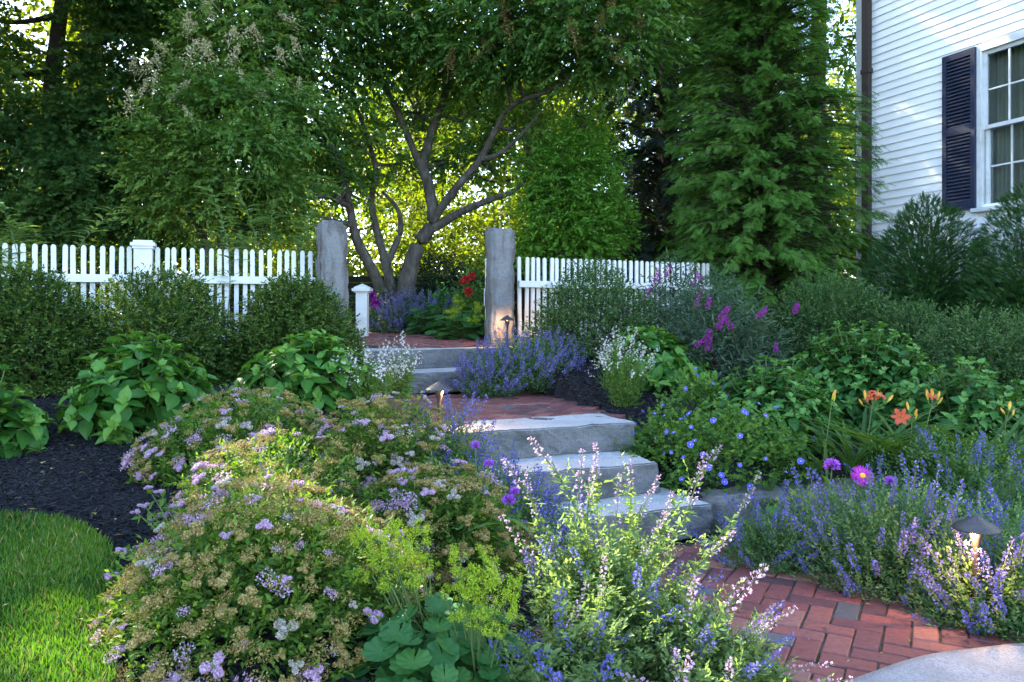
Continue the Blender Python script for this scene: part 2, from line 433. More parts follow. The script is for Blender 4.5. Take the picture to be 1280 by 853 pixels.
M['tan'] = leaf_mat("spent_spirea", (0.16, 0.115, 0.03), (0.26, 0.195, 0.06), (0.40, 0.32, 0.14), .2, .8, .1, (1, 1, .8))
M['pink'] = leaf_mat("pink_spirea", (0.33, 0.17, 0.27), (0.44, 0.29, 0.4), (0.57, 0.43, 0.54), .25, .7, .1, (1, 1, 1))
M['cream'] = leaf_mat("cream_spirea", (0.26, 0.21, 0.15), (0.4, 0.35, 0.29), (0.54, 0.5, 0.46), .25, .7, .1, (1, 1, 1))
M['panicle'] = leaf_mat("lilac_panicle", (0.3, 0.26, 0.12), (0.46, 0.41, 0.23), (0.6, 0.56, 0.4), .3, .7, .1, (1, 1, .8))
M['rust'] = leaf_mat("brown_panicle", (.10, .07, .025), (.17, .12, .04), (.25, .19, .07), .3, .7, .1, (1, 1, .8))
M['lime'] = leaf_mat("mantle_flower", (0.21, 0.3, 0.02), (0.31, 0.42, 0.03), (0.44, 0.53, 0.05), .3, .7, .1, (1, 1, .6))
M['blue'] = leaf_mat("cranesbill_petal", (0.05, 0.05, 0.36), (0.09, 0.09, 0.5), (0.24, 0.23, 0.66), .25, .6, .15, (1, 1, 1))
M['magenta'] = leaf_mat("magenta_petal", (.16, .012, .17), (.30, .02, .28), (.5, .07, .45), .25, .6, .15, (1, 1, 1))
M['purple'] = leaf_mat("purple_petal", (.24, .05, .42), (.36, .10, .55), (.5, .2, .65), .25, .6, .15, (1, 1, 1))
M['red'] = leaf_mat("red_petal", (.30, .008, .015), (.5, .015, .025), (.62, .05, .05), .2, .5, .2, (1, 1, 1))
M['salmon'] = leaf_mat("salmon_petal", (.42, .05, .03), (.6, .11, .06), (.72, .30, .10), .25, .5, .2, (1, 1, 1))
M['bud'] = leaf_mat("daylily_bud", (.40, .42, .05), (.62, .42, .06), (.66, .22, .04), .2, .5, .2, (1, 1, 1))
M['gold'] = leaf_mat("flower_eye", (.5, .2, .02), (.65, .32, .03), (.7, .45, .06), 0, .7)
M['whitepetal'] = leaf_mat("white_petal", (.36, .33, .31), (.50, .48, .46), (.64, .63, .62), .25, .6, .15, (1, 1, 1))

def glass_mat():
    m, nt, b = new_mat("window_glass"); L = nt.links.new
    nt.nodes.remove(b)
    tr = nt.nodes.new("ShaderNodeBsdfTransparent"); tr.inputs[0].default_value = (.85, .9, .9, 1)
    gl = nt.nodes.new("ShaderNodeBsdfGlossy"); gl.inputs['Roughness'].default_value = .03
    fr = nt.nodes.new("ShaderNodeFresnel"); fr.inputs[0].default_value = 1.5
    mx = nt.nodes.new("ShaderNodeMixShader")
    L(fr.outputs[0], mx.inputs[0]); L(tr.outputs[0], mx.inputs[1]); L(gl.outputs[0], mx.inputs[2]); L(mx.outputs[0], nt.nodes['Material Output'].inputs[0])
    return m
M['glass'] = glass_mat()
def glow_mat():
    m, nt, b = new_mat("lamp_bulb")
    b.inputs['Emission Color'].default_value = (1, .62, .3, 1); b.inputs['Emission Strength'].default_value = 3
    return m
M['bulb'] = glow_mat()

# ------------------------------------------------------------------ ground shape
UX = np.array([.899, .438]); VX = np.array([-.438, .899])       # across the steps / up the path
def sstep(a, b, x):
    t = np.clip((x - a) / (b - a), 0, 1); return t * t * (3 - 2 * t)
def axis_x(Y): return .10 - .355 * (Y - 4.6)
def curb_y(X): return 4.30 + .33 * (X - 1.06)
def gz(X, Y):
    X = np.asarray(X, float); Y = np.asarray(Y, float)
    up = .85 + .05 * np.clip(Y - 7.4, 0, 7)
    left = np.minimum(np.clip(.2 + .13 * (Y - 2.13), .05, None), np.where(Y > 7.1, up, .85))
    left = np.where(Y < 4.6, left * (1 - sstep(-.75, .15, X)), left)
    cy = curb_y(X)
    right = np.where(Y < cy + .08, 0.0, np.minimum(.13 + .24 * (Y - cy), up))
    w = sstep(-.5, .5, (X - axis_x(Y)) * .9)
    w = np.where(Y < 4.3, sstep(.0, .3, X), w)
    return left * (1 - w) + right * w
def on_path(X, Y):
    """Walking level of the paved parts (or nan)."""
    s = (X - axis_x(Y)) * .9
    z = np.full(np.shape(X), np.nan)
    z = np.where((np.abs(s) < .78) & (Y > 4.05 + .44 * X) & (Y < 7.3), np.where(Y - .487 * X > 7.08, .68, .51), z)
    return z
def ground_at(X, Y): return float(gz(X, Y))

def grid_sheet(name, xs, ys, zf, mat, kind='structure'):
    X, Y = np.meshgrid(xs, ys); Z = zf(X, Y)
    v = np.stack([X, Y, Z], -1).reshape(-1, 3); nx = len(xs)
    i, j = np.meshgrid(np.arange(len(ys) - 1), np.arange(nx - 1), indexing='ij')
    g = Geo(); g.add(v, quads(np.stack([i * nx + j, i * nx + j + 1, (i + 1) * nx + j + 1, (i + 1) * nx + j], -1)))
    o = g.build(name, mat, smooth=True); o['kind'] = kind
    return o
def ground_z(X, Y):
    z = gz(X, Y)
    p = on_path(X, Y)
    z = np.where(np.isnan(p), z, np.minimum(z, p - .2))
    s = (X - axis_x(Y)) * .9
    z = np.where((Y > 3.2 + .44 * X) & (Y < 4.5 + .44 * X) & (X > -.6) & (X < 1.0), np.minimum(z, -.02), z)
    z = np.where((X > .15) & (Y < curb_y(X) + .05), -.03, z)
    z = np.where((np.abs(s) < 1.1) & (Y > 7.0), z - .12, z)
    z = z + .012 * np.sin(X * 7 + 1.3 * np.sin(Y * 5)) * np.sin(Y * 6.1)
    return z
xs = np.concatenate([np.linspace(-400, -12, 14)[:-1], np.linspace(-12, -6, 13)[:-1], np.arange(-6, 6.01, .07), np.linspace(6, 12, 13)[1:], np.linspace(12, 400, 14)[1:]])
ys = np.concatenate([np.linspace(-200, -3, 10)[:-1], np.arange(-3, 10.5, .07), np.linspace(10.5, 25, 24)[1:], np.linspace(25, 600, 14)[1:]])
grid_sheet("ground", xs, ys, ground_z, M['mulch'])

# lawn at the lower left: its curved edge against the mulch
LAWN_EDGE = np.array([[-6.0, 3.7], [-4.0, 3.52], [-2.9, 3.4], [-2.08, 3.24], [-1.865, 3.2], [-1.64, 3.086], [-1.44, 2.87], [-1.27, 2.575], [-1.06, 2.12], [-.85, 1.2], [-.7, 0.0], [-.7, -2.5]])
le = smooth_line(LAWN_EDGE, 6)
g = Geo()
ring = []
for k in range(9):
    f = k / 8.0
    q = le * (1 - f) + np.array([-6.2, -2.6]) * f
    ring.append(np.column_stack([q, gz(q[:, 0], q[:, 1]) + .018 + (.012 if k else -.03)]))
rv = np.array(ring); k, n = rv.shape[:2]
i, j = np.meshgrid(np.arange(k - 1), np.arange(n - 1), indexing='ij')
g.add(rv.reshape(-1, 3), quads(np.stack([i * n + j, i * n + j + 1, (i + 1) * n + j + 1, (i + 1) * n + j], -1)[..., ::-1]))
g.build("lawn", M['lawn'], smooth=True)['kind'] = 'structure'

def inside(poly, x, y):
    c = np.zeros(len(x), bool); n = len(poly); j = n - 1
    for i in range(n):
        xi, yi = poly[i]; xj, yj = poly[j]
        cond = ((yi > y) != (yj > y)) & (x < (xj - xi) * (y - yi) / (yj - yi + 1e-12) + xi)
        c ^= cond; j = i
    return c
LAWN_POLY = np.vstack([le, [[-6.2, -2.6]]])
rng = np.random.default_rng(3)
BLADE = T([[0, -.06, 0], [0, .06, 0], [.55, .045, .06], [.55, -.045, .06], [1, 0, .22]], [[0, 1, 2], [0, 2, 3], [3, 2, 4]], [-.15, -.15, 0, 0, .2])
def grass_field(n, x0, x1, y0, y1, size):
    x = rng.uniform(x0, x1, n); y = rng.uniform(y0, y1, n)
    k = inside(LAWN_POLY, x, y); x, y = x[k], y[k]
    nz = np.array([mnoise.noise((a * 2.2, b * 2.2, 0)) for a, b in zip(x, y)])
    p = np.column_stack([x, y, gz(x, y) + .02])
    d = np.column_stack([rng.normal(size=(len(x), 2)) * .38, np.ones(len(x))])
    nd = np.column_stack([rng.normal(size=(len(x), 2)), np.zeros(len(x))])
    return p, d, nd, size * rng.uniform(.5, 1.2, len(x)), .5 + nz * .45 + rng.normal(size=len(x)) * .15
g = Geo()
scatter(g, BLADE, *grass_field(120000, -2.9, -.75, 1.5, 3.42, .034))
scatter(g, BLADE, *grass_field(25000, -6, -2.5, .3, 3.7, .055))
a_, b_, c_, d_, e_ = grass_field(7000, -2.9, -.75, 1.5, 3.42, .04)
scatter(g, BLADE, a_, b_ + rng.normal(size=b_.shape) * .6, c_, d_, e_, 1)
g.build("grass", [M['grass'], M['tan']])['kind'] = 'stuff'

# wood chips of the mulch bed
def chips(n, x0, x1, y0, y1, s):
    x = rng.uniform(x0, x1, n); y = rng.uniform(y0, y1, n)
    k = ~inside(LAWN_POLY, x, y); x, y = x[k], y[k]
    p = np.column_stack([x, y, ground_z(x, y) + rng.uniform(.002, .014, len(x))])
    d = np.column_stack([rng.normal(size=(len(x), 2)), rng.normal(size=len(x)) * .25])
    return p, d, np.array([0, 0, 1.0]) + rng.normal(size=(len(x), 3)) * .35, s * rng.uniform(.4, 1.3, len(x)), np.clip(rng.beta(1.3, 3, len(x)), 0, 1)
CHIP = T([[0, -.12, 0], [0, .12, 0], [1, .09, .02], [1, -.1, .02], [0, -.12, -.12], [1, -.1, -.12], [0, .12, -.12], [1, .09, -.12]],
         [[0, 2, 1], [0, 3, 2], [4, 3, 0], [4, 5, 3], [1, 2, 7], [1, 7, 6]])
g = Geo()
scatter(g, CHIP, *chips(60000, -3.2, -.9, 2.2, 5.4, .021))
scatter(g, CHIP, *chips(16000, -6.5, -3.2, 2.5, 5.8, .035)); scatter(g, CHIP, *chips(16000, 1.9, 5.0, 1.5, 5.0, .035))
scatter(g, CHIP, *chips(5000, .35, 1.2, 4.9, 6.6, .035))
scatter(g, CHIP, *chips(9000, -1.3, .2, 1.9, 4.4, .035))
g.build("mulch_chips", M['chips'])['kind'] = 'stuff'

# ------------------------------------------------------------------ brick paving (herringbone, each brick modelled)
def brick_field(poly, zf, ang, seed, w=.093):
    rg = np.random.default_rng(seed)
    e1 = np.array([math.cos(ang), math.sin(ang)]); e2 = np.array([-e1[1], e1[0]])
    o = poly.mean(0); rad = np.max(np.linalg.norm(poly - o, axis=1)); n = int(rad / w) + 3
    B = []
    for a in range(-n, n):
        for b in range(-n, n):
            m = (a - b) % 4
            if m == 0: B.append((a + 1.0, b + .5, 2, 1))
            elif m == 3: B.append((a + .5, b + 1.0, 1, 2))
    B = np.array(B)
    c = o + (B[:, :1] * e1 + B[:, 1:2] * e2) * w
    k = inside(poly, c[:, 0], c[:, 1]); B, c = B[k], c[k]
    g = Geo(); j = .0035
    for (bx, by, lx, ly), p in zip(B, c):
        hx, hy = lx * w / 2 - j, ly * w / 2 - j
        t = rg.normal() * .012; ca, sa = math.cos(t), math.sin(t)
        a1 = e1 * ca + e2 * sa; a2 = -e1 * sa + e2 * ca
        p = p + rg.normal(size=2) * .0012
        z = float(zf(p[0], p[1])) + rg.normal() * .0012; tx, ty = rg.normal(size=2) * .006
        v = []
        for (s, dz) in ((1, -.04), (1, -.005), (1 - .004 / min(hx, hy), 0)):
            for qx, qy in ((-1, -1), (1, -1), (1, 1), (-1, 1)):
                ux, uy = qx * (hx if s == 1 else hx - .004), qy * (hy if s == 1 else hy - .004)
                q = p + a1 * ux + a2 * uy
                v.append([q[0], q[1], z + dz + tx * ux + ty * uy])
        fq = [[8, 9, 10, 11]]
        for L in (0, 4):
            for q in range(4): fq.append([L + q, L + (q + 1) % 4, L + 4 + (q + 1) % 4, L + 4 + q])
        r = rg.random(); var = .9 + .1 * rg.random() if r > .96 else (.05 + .2 * rg.random() if r < .2 else rg.uniform(.25, .85))
        g.add(v, quads(fq), var)
    return g
def flat_poly(poly, zf):
    g = Geo(); v = np.column_stack([poly, [float(zf(x, y)) for x, y in poly]])
    c = v.mean(0); n = len(v)
    return g.add(np.vstack([v, c]), [[i, (i + 1) % n, n] for i in range(n)])

LOW = np.array([[-.1, 3.55], [.7, 3.95], [1.1, 4.2], [1.45, 4.25], [1.5, 3.5], [1.9, 3.0], [2.5, 2.7], [2.5, 1.5], [.3, 1.3], [.25, 2.4]])
z0 = lambda x, y: 0.0
brick_field(LOW, z0, R(-28), 1).build("brick_path", M['brick'])['kind'] = 'structure'
flat_poly(LOW + (LOW - LOW.mean(0)) * .04, lambda x, y: -.006).build("path_bed", M['sand'])['kind'] = 'structure'
MID = np.array([[-.62, 4.65], [.66, 5.28], [.32, 6.85], [-1.35, 6.35]])
brick_field(MID, lambda x, y: .508, R(24 - 45), 2).build("brick_landing", M['brick'])['kind'] = 'structure'
flat_poly(MID + (MID - MID.mean(0)) * .05, lambda x, y: .497).build("landing_bed", M['sand'])['kind'] = 'structure'
UPP = np.array([[-1.95, 7.0], [.15, 7.95], [-.2, 8.7], [-1.3, 9.3], [-2.4, 9.9], [-3.2, 9.6], [-2.2, 8.4]])
zup = lambda x, y: .845 + .05 * max(0, y - 7.4)
brick_field(UPP, zup, R(24), 3).build("brick_walk", M['brick'])['kind'] = 'structure'
flat_poly(UPP + (UPP - UPP.mean(0)) * .03, lambda x, y: zup(x, y) - .012).build("walk_bed", M['sand'])['kind'] = 'structure'

# ------------------------------------------------------------------ granite: steps, kerbs, posts, slab
def rock(name, lo, hi, fr, mat, seed, amp=.012, cuts=9, bev=.012, parent=None, big=.02, taper=None, up_only=False):
    bm = bmesh.new(); bmesh.ops.create_cube(bm, size=1.0)
    lo = np.array(lo, float); hi = np.array(hi, float); c = (lo + hi) / 2; s = hi - lo
    for v in bm.verts: v.co = Vector([v.co[k] * s[k] + c[k] for k in range(3)])
    bmesh.ops.bevel(bm, geom=bm.edges[:], offset=bev, segments=2, affect='EDGES')
    for _ in range(2):
        es = [e for e in bm.edges if e.calc_length() > max(s) / (cuts * 1.2)]
        if es: bmesh.ops.subdivide_edges(bm, edges=es, cuts=max(1, int(cuts / 3)), use_grid_fill=True)
    o, ex, ey, ez = [np.asarray(q, float) for q in fr]
    sd = seed * 13.7
    for v in bm.verts:
        p = Vector(v.co)
        if taper: 
            f = taper(p.z); p.x *= f[0]; p.y *= f[0]; p.x += f[1]; p.y += f[2]
        n1 = mnoise.noise_vector((p * 2.6 + Vector((sd, 0, 0)))); n2 = mnoise.noise_vector((p * 11 + Vector((0, sd, 0)))); n3 = mnoise.noise_vector((p * 34 + Vector((0, sd, 0))))
        q = p + n1 * big + n2 * amp + n3 * amp * .45
        n4 = mnoise.noise_vector((p * 5.5 + Vector((sd, sd, 0)))); q.x += n4.x * amp * .9; q.y += n4.y * amp * 1.3
        if up_only: q.z = p.z + (q.z - p.z) * .25
        w = o + ex * q.x + ey * q.y + ez * q.z
        v.co = Vector(w)
    me = bpy.data.meshes.new(name); bm.to_mesh(me); bm.free()
    me.materials.append(mat)
    for p in me.polygons: p.use_smooth = True
    return link(name, me, parent)

def step_frame(p0, p1):
    p0 = np.array(p0, float); p1 = np.array(p1, float); e = nrm(p1 - p0)
    return (np.array([p0[0], p0[1], 0]), np.array([e[0], e[1], 0]), np.array([-e[1], e[0], 0]), np.array([0, 0, 1.0])), float(np.linalg.norm(p1 - p0))
STEPS = [((-.45, 3.52), (1.06, 4.24), .17, .62, "lowest granite step, its tread meeting the brick path below the catmint"),
         ((-.55, 3.93), (.83, 4.49), .34, .62, "second granite step up from the brick path, beside the cranesbill"),
         ((-.72, 4.26), (.77, 4.91), .51, .46, "thick granite slab edging the front of the brick landing"),
         ((-1.75, 6.14), (.35, 7.24), .68, .62, "granite step rising from the back of the brick landing"),
         ((-1.85, 6.56), (.10, 7.62), .85, .50, "topmost granite step between the two stone gateposts")]
for k, (a, b, top, dep, lab) in enumerate(STEPS):
    fr, L = step_frame(a, b)
    o = rock("granite_step", (0, 0, top - .172), (L, dep, top), fr, M['granite'], k + 1, .018, 18, .008, big=.016, up_only=True)
    o.data.materials.append(M['granite_shaded_face'])
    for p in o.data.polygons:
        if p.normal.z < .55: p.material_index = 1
        p.use_smooth = p.area < 1e-6
    tag(o, lab, "step", "granite steps of the garden stair")
# kerb stones holding back the right-hand bed
pts = [(1.075, 4.28), (1.62, 4.47), (2.35, 4.73), (3.2, 5.02), (4.1, 5.32)]
labs = ["dark mossy kerb stone butting against the lowest granite step", "dark kerb stone behind the lime lady's mantle", "kerb stone behind the catmint and daylily leaves", "kerb stone at the far right behind the catmint"]
for k in range(4):
    fr, L = step_frame(pts[k], pts[k + 1])
    o = rock("kerb_stone", (.012, 0, -.04), (L - .012, .22, .185), fr, M['granite_dark'], 20 + k, .012, 8, .02, big=.02)
    tag(o, labs[k], "kerb stone", "kerb stones of the raised bed")
# rough slab at the foot of the path
slab = np.array([[.95, 2.44], [1.12, 2.56], [1.39, 2.70], [1.62, 2.78], [1.85, 2.81], [2.15, 2.78], [2.5, 2.6], [2.6, 2.2], [2.2, 1.6], [1.4, 1.5], [.95, 1.9], [.82, 2.25]])
sl = smooth_line(np.vstack([slab, slab[:1]]), 5)[:-1]
g = Geo(); n = len(sl); c = sl.mean(0); rings = []
rngs = np.random.default_rng(8)
for f, z in ((1.0, -.05), (1.0, .012), (.992, .022), (.9, .026), (.7, .027), (.4, .025), (.15, .028)):
    q = c + (sl - c) * f
    rings.append(np.column_stack([q, [z + .006 * mnoise.noise((x * 4, y * 4, 2)) for x, y in q]]))
rv = np.array(rings); i, j = np.meshgrid(np.arange(len(rings) - 1), np.arange(n), indexing='ij'); j2 = (j + 1) % n
g.add(rv.reshape(-1, 3), quads(np.stack([i * n + j, i * n + j2, (i + 1) * n + j2, (i + 1) * n + j], -1)))
g.add(np.vstack([rv[-1], [[c[0], c[1], .027]]]), [[a, (a + 1) % n, n] for a in range(n)])
tag(g.build("stone_slab", M['granite_slab'], smooth=True), "broad pale granite slab with a curved edge at the foot of the brick path", "stone slab")

def post(px_l, px_r, Y, ztop, zbase, seed, label, lean):
    x0, x1 = xof(px_l, Y), xof(px_r, Y); c = np.array([(x0 + x1) / 2, Y, zbase]); w = (x1 - x0); h = ztop - zbase
    a = R(20); fr = (c, (math.cos(a), math.sin(a), 0), (-math.sin(a), math.cos(a), 0), (0, 0, 1))
    w *= .80
    tp = lambda z: (1.0 - .06 * (z / h) + .015 * math.sin(z * 5 + seed), lean * z, 0)
    return tag(rock("stone_gatepost", (-w / 2, -w / 2, -.12), (w / 2, w / 2, h), fr, M['granite_post'], seed, .015, 18, .03, big=.014, taper=tp), label, "gatepost", "rough granite gateposts")
post(392, 439, 7.2, at(0, 279, 7.2)[2], .80, 31, "rough granite gatepost at the end of the long left fence, squat and flat topped", -.012)
post(606, 646, 7.95, at(0, 286, 7.95)[2], .80, 32, "rough granite gatepost with rusty edge and a path light at its foot", -.01)

# ------------------------------------------------------------------ white picket fences
def picket_mesh(h):
    g = Geo(); w, t = .019, .010
    prof = [(-w, 0), (w, 0), (w, h - .022), (w * .8, h - .008), (w * .4, h - .001), (0, h), (-w * .4, h - .001), (-w * .8, h - .008), (-w, h - .022)]
    n = len(prof); v = [[x, -t, z] for x, z in prof] + [[x, t, z] for x, z in prof]
    tri = [[0, i, i + 1] for i in range(1, n - 1)] + [[n, n + i + 1, n + i] for i in range(1, n - 1)]
    q = [[i, n + i, n + (i + 1) % n, (i + 1) % n] for i in range(n)]
    g.add(v, np.vstack([tri, quads(q)]))
    return g.mesh("picket", M['white'])
PICK = picket_mesh(.88)
def fence(name, a, b, posts, label, ztop=.92):
    a = np.array(a, float); b = np.array(b, float); e = nrm(b - a); L = np.linalg.norm(b - a)
    zb = float(min(.85, ground_at(*((a + b) / 2))) ) if False else .84
    root = empty(name, (a[0], a[1], zb), label, "fence", "white picket fences", math.atan2(e[1], e[0]))
    rg = np.random.default_rng(int(abs(a[0]) * 100))
    n = int(L / .0715)
    for k in range(n):
        x = (k + .5) * .0715
        link("picket", PICK, root, (x, .024, .03 + rg.normal() * .002), (rg.normal() * .006, rg.normal() * .008, 0))
    for z in (.60, .10):
        g = Geo(); box(g, (0, -.035, z), (L, .013, z + .065)); g.build("rail", M['white'], root)
    for px in posts:
        g = Geo(); box(g, (px - .07, -.115, -.3), (px + .07, .03, .905)); p = g.build("post", M['white'], root)
        g = Geo()
        box(g, (px - .082, -.127, .885), (px + .082, .042, .905 + .002)); box(g, (px - .095, -.14, .907), (px + .095, .055, .935)); box(g, (px - .075, -.12, .935), (px + .075, .035, .955))
        g.build("cap", M['white'], p)
    return root
fence("picket_fence", (-6.6, 5.62), (-1.79, 7.305), [1.25, 3.65], "long white picket fence running left from the squat gatepost behind the clipped shrubs")
fence("picket_fence", (.06, 8.07), (2.35, 9.20), [], "white picket fence running right from the rusty gatepost towards the house")

# gate standing open behind the right gatepost, and the small white post by the walk
groot = empty("garden_gate", (-.235, 8.22, .93), "white picket gate standing open, seen edge on behind the rusty gatepost", "gate", None, R(92))
for x in (0, .86):
    g = Geo(); box(g, (x, -.025, 0), (x + .05, .025, .80)); g.build("stile", M['white'], groot)
for z in (.1, .58):
    g = Geo(); box(g, (.05, -.02, z), (.86, .02, z + .06)); g.build("rail", M['white'], groot)
for k in range(10):
    link("picket", PICK, groot, (.1 + k * .078, .032, -.06))
g = Geo(); box(g, (-.012, -.05, .32), (.045, .055, .50)); g.build("latch_box", M['white'], groot)
wx, wy = xof(453, 8.9), 8.9
wr = empty("white_post", (wx, wy, ground_at(wx, wy) - .12), "short white wooden post with a moulded cap beside the brick walk", "post")
g = Geo(); box(g, (-.062, -.062, -.02), (.062, .062, .60)); g.build("shaft", M['white'], wr)
g = Geo(); box(g, (-.08, -.08, .60), (.08, .08, .615)); box(g, (-.1, -.1, .615), (.1, .1, .645)); box(g, (-.08, -.08, .645), (.08, .08, .66))
pyr = np.array([[-.08, -.08, .66], [.08, -.08, .66], [.08, .08, .66], [-.08, .08, .66], [0, 0, .70]]); g.add(pyr, [[0, 1, 4], [1, 2, 4], [2, 3, 4], [3, 0, 4]])
g.build("cap", M['white'], wr)
# dark board fence far behind the tree
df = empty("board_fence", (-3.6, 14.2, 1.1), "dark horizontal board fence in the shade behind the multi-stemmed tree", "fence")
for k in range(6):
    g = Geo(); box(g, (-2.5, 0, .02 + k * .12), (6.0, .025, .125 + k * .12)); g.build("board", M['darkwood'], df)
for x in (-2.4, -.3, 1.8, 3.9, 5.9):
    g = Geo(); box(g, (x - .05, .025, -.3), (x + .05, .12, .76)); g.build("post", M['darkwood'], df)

# ------------------------------------------------------------------ the house
HC = np.array([xof(1075, 11.0), 11.0]); HD = nrm(np.array([.37, -.928])); HN = np.array([HD[1], -HD[0]])   # corner, along the wall (towards us), inward
if HN @ np.array([1, 0]) < 0: HN = -HN
house = empty("house", (HC[0], HC[1], .9), "white clapboard house with a dark shuttered window at the right", "house", None, math.atan2(HD[1], HD[0]))
# local frame: x along the wall towards the camera, y positive = outward normal (+y is left of x), so outward is -inward
OUT = 1.0 if (np.array([-HD[1], HD[0]]) @ HN) < 0 else -1.0
ZB = .9
def hz(z): return z - ZB
WX0, WX1, WZ0, WZ1 = 1.86, 2.74, hz(2.44), hz(4.22)     # window opening
WL, WH, DEPTH = 8.0, 6.6, 7.0
def hbox(g, x0, x1, y0, y1, z0, z1, m=0):
    box(g, (x0, min(OUT * y0, OUT * y1), z0), (x1, max(OUT * y0, OUT * y1), z1), m=m)
g = Geo(); hbox(g, 0, WX0, -.2, 0, .5, WH); hbox(g, WX1, WL, -.2, 0, .5, WH); hbox(g, WX0, WX1, -.2, 0, .5, WZ0); hbox(g, WX0, WX1, -.2, 0, WZ1, WH)
hbox(g, 0, .2, -DEPTH, -.2, .5, WH); hbox(g, .2, WL, -DEPTH, -DEPTH + .2, .5, WH); hbox(g, WL - .2, WL, -DEPTH + .2, -.2, .5, WH)
g.build("wall", M['clap'], house)
g = Geo(); EXPO = .103
def clap(x0, x1, z):
    # tapered board, thick at its lower edge
    y = OUT
    v = [[x0, y * .024, z], [x1, y * .024, z], [x1, y * .006, z + EXPO + .012], [x0, y * .006, z + EXPO + .012], [x0, 0.002 * y, z], [x1, .002 * y, z], [x1, .002 * y, z + EXPO + .012], [x0, .002 * y, z + EXPO + .012]]
    g.add(v, quads([[0, 1, 2, 3], [0, 4, 5, 1], [0, 3, 7, 4], [1, 5, 6, 2]]))
z = .55
while z < WH - .1:
    if z + EXPO > WZ0 - .1 and z < WZ1 + .08:
        clap(.16, WX0 - .09, z); clap(WX1 + .09, WL, z)
    else: clap(.16, WL, z)
    z += EXPO
g.build("clapboards", M['clap'], house)
g = Geo(); hbox(g, -.012, .155, .0, .035, .5, WH); hbox(g, -.035, -.002, -.15, .035, .5, WH); g.build("corner_board", M['white'], house)
g = Geo(); hbox(g, .02, WL, -.18, .012, -.6, .5); hbox(g, .02, .18, -DEPTH, -.18, -.6, .5); g.build("foundation", M['found'], house)
g = Geo()
rv = np.array([[-.4, OUT * .45, WH], [WL + .4, OUT * .45, WH], [WL + .4, -OUT * DEPTH / 2, WH + 2.6], [-.4, -OUT * DEPTH / 2, WH + 2.6], [WL + .4, -OUT * (DEPTH + .45), WH], [-.4, -OUT * (DEPTH + .45), WH]])
rv2 = rv + np.array([0, 0, .15])
g.add(np.vstack([rv, rv2]), quads([[0, 1, 2, 3], [3, 2, 4, 5], [6, 7, 8, 9], [9, 8, 10, 11], [0, 6, 7, 1], [4, 5, 11, 10]])); g.add(np.vstack([[0, 0, WH], [0, -OUT * DEPTH, WH], [0, -OUT * DEPTH / 2, WH + 2.5]]), [[0, 1, 2]])
g.build("roof", M['roof'], house)
# downspout
g = Geo(); hbox(g, .125, .235, .03, .10, -.2, WH); ds = g.build("downspout", M['gutter'], house)
for zz in (hz(1.19 + (390 - 92) / F * 10.9), hz(2.2), WH - .6):
    g = Geo(); hbox(g, .11, .25, .026, .108, zz - .03, zz + .03); g.build("bracket", M['gutter'], ds)
# window
win = empty("window", (0, 0, 0), None, None); win.parent = house
g = Geo()
for (x0, x1, z0_, z1_) in ((WX0 - .06, WX0, WZ0 - .04, WZ1 + .085), (WX1, WX1 + .06, WZ0 - .04, WZ1 + .085), (WX0, WX1, WZ1, WZ1 + .085)):
    hbox(g, x0, x1, -.1, .045, z0_, z1_)
g.build("casing", M['white'], win)
g = Geo(); hbox(g, WX0 - .11, WX1 + .11, -.1, .085, WZ0 - .085, WZ0 - .04); g.build("sill", M['white'], win)
def sash(y0, z0_, z1_, name):
    g = Geo(); r = .045
    hbox(g, WX0 + .001, WX0 + r, y0, y0 + .035, z0_, z1_); hbox(g, WX1 - r, WX1 - .001, y0, y0 + .035, z0_, z1_)
    hbox(g, WX0 + r, WX1 - r, y0, y0 + .035, z0_, z0_ + r); hbox(g, WX0 + r, WX1 - r, y0, y0 + .035, z1_ - r, z1_)
    cw = (WX1 - WX0 - 2 * r) / 3
    for k in (1, 2): hbox(g, WX0 + r + cw * k - .009, WX0 + r + cw * k + .009, y0 + .006, y0 + .030, z0_ + r, z1_ - r)
    zm = (z0_ + z1_) / 2
    for k in range(3): hbox(g, WX0 + r + cw * k + .009, WX0 + r + cw * (k + 1) - .009, y0 + .006, y0 + .030, zm - .009, zm + .009)
    s = g.build("sash", M['white'], win)
    g = Geo(); hbox(g, WX0 + r * .6, WX1 - r * .6, y0 + .015, y0 + .019, z0_ + r * .6, z1_ - r * .6); g.build("glass", M['glass'], win)
zm = (WZ0 + WZ1) / 2
sash(-.03, zm - .02, WZ1 - .002, "upper"); sash(-.07, WZ0 - .04, zm + .025, "lower")
for s0, s1 in ((WX0 + .02, WX0 + .30), (WX1 - .30, WX1 - .02), (WX0 + .3, WX1 - .3)):
    g = Geo(); nx = 40; xs_ = np.linspace(s0, s1, nx); thin = s1 - s0 < .29
    yy = -OUT * (.17 + .02 * np.sin((xs_ - s0) * (120 if thin else 60))) - (0 if thin else OUT * .05)
    v = np.vstack([np.column_stack([xs_, yy, np.full(nx, WZ0)]), np.column_stack([xs_, yy, np.full(nx, WZ1)])])
    g.add(v, quads([[k, k + 1, nx + k + 1, nx + k] for k in range(nx - 1)])); g.build("curtain", M['curtain'], win, smooth=True)
g = Geo(); hbox(g, WX0 - .3, WX1 + .3, -1.6, -1.5, WZ0 - .5, WZ1 + .5); hbox(g, WX0 - .35, WX0 - .3, -1.5, -.2, WZ0 - .5, WZ1 + .5); hbox(g, WX1 + .3, WX1 + .35, -1.5, -.2, WZ0 - .5, WZ1 + .5)
hbox(g, WX0 - .3, WX1 + .3, -1.5, -.2, WZ1 + .45, WZ1 + .5); hbox(g, WX0 - .3, WX1 + .3, -1.5, -.2, WZ0 - .5, WZ0 - .45)
g.build("room", M['room'], house)
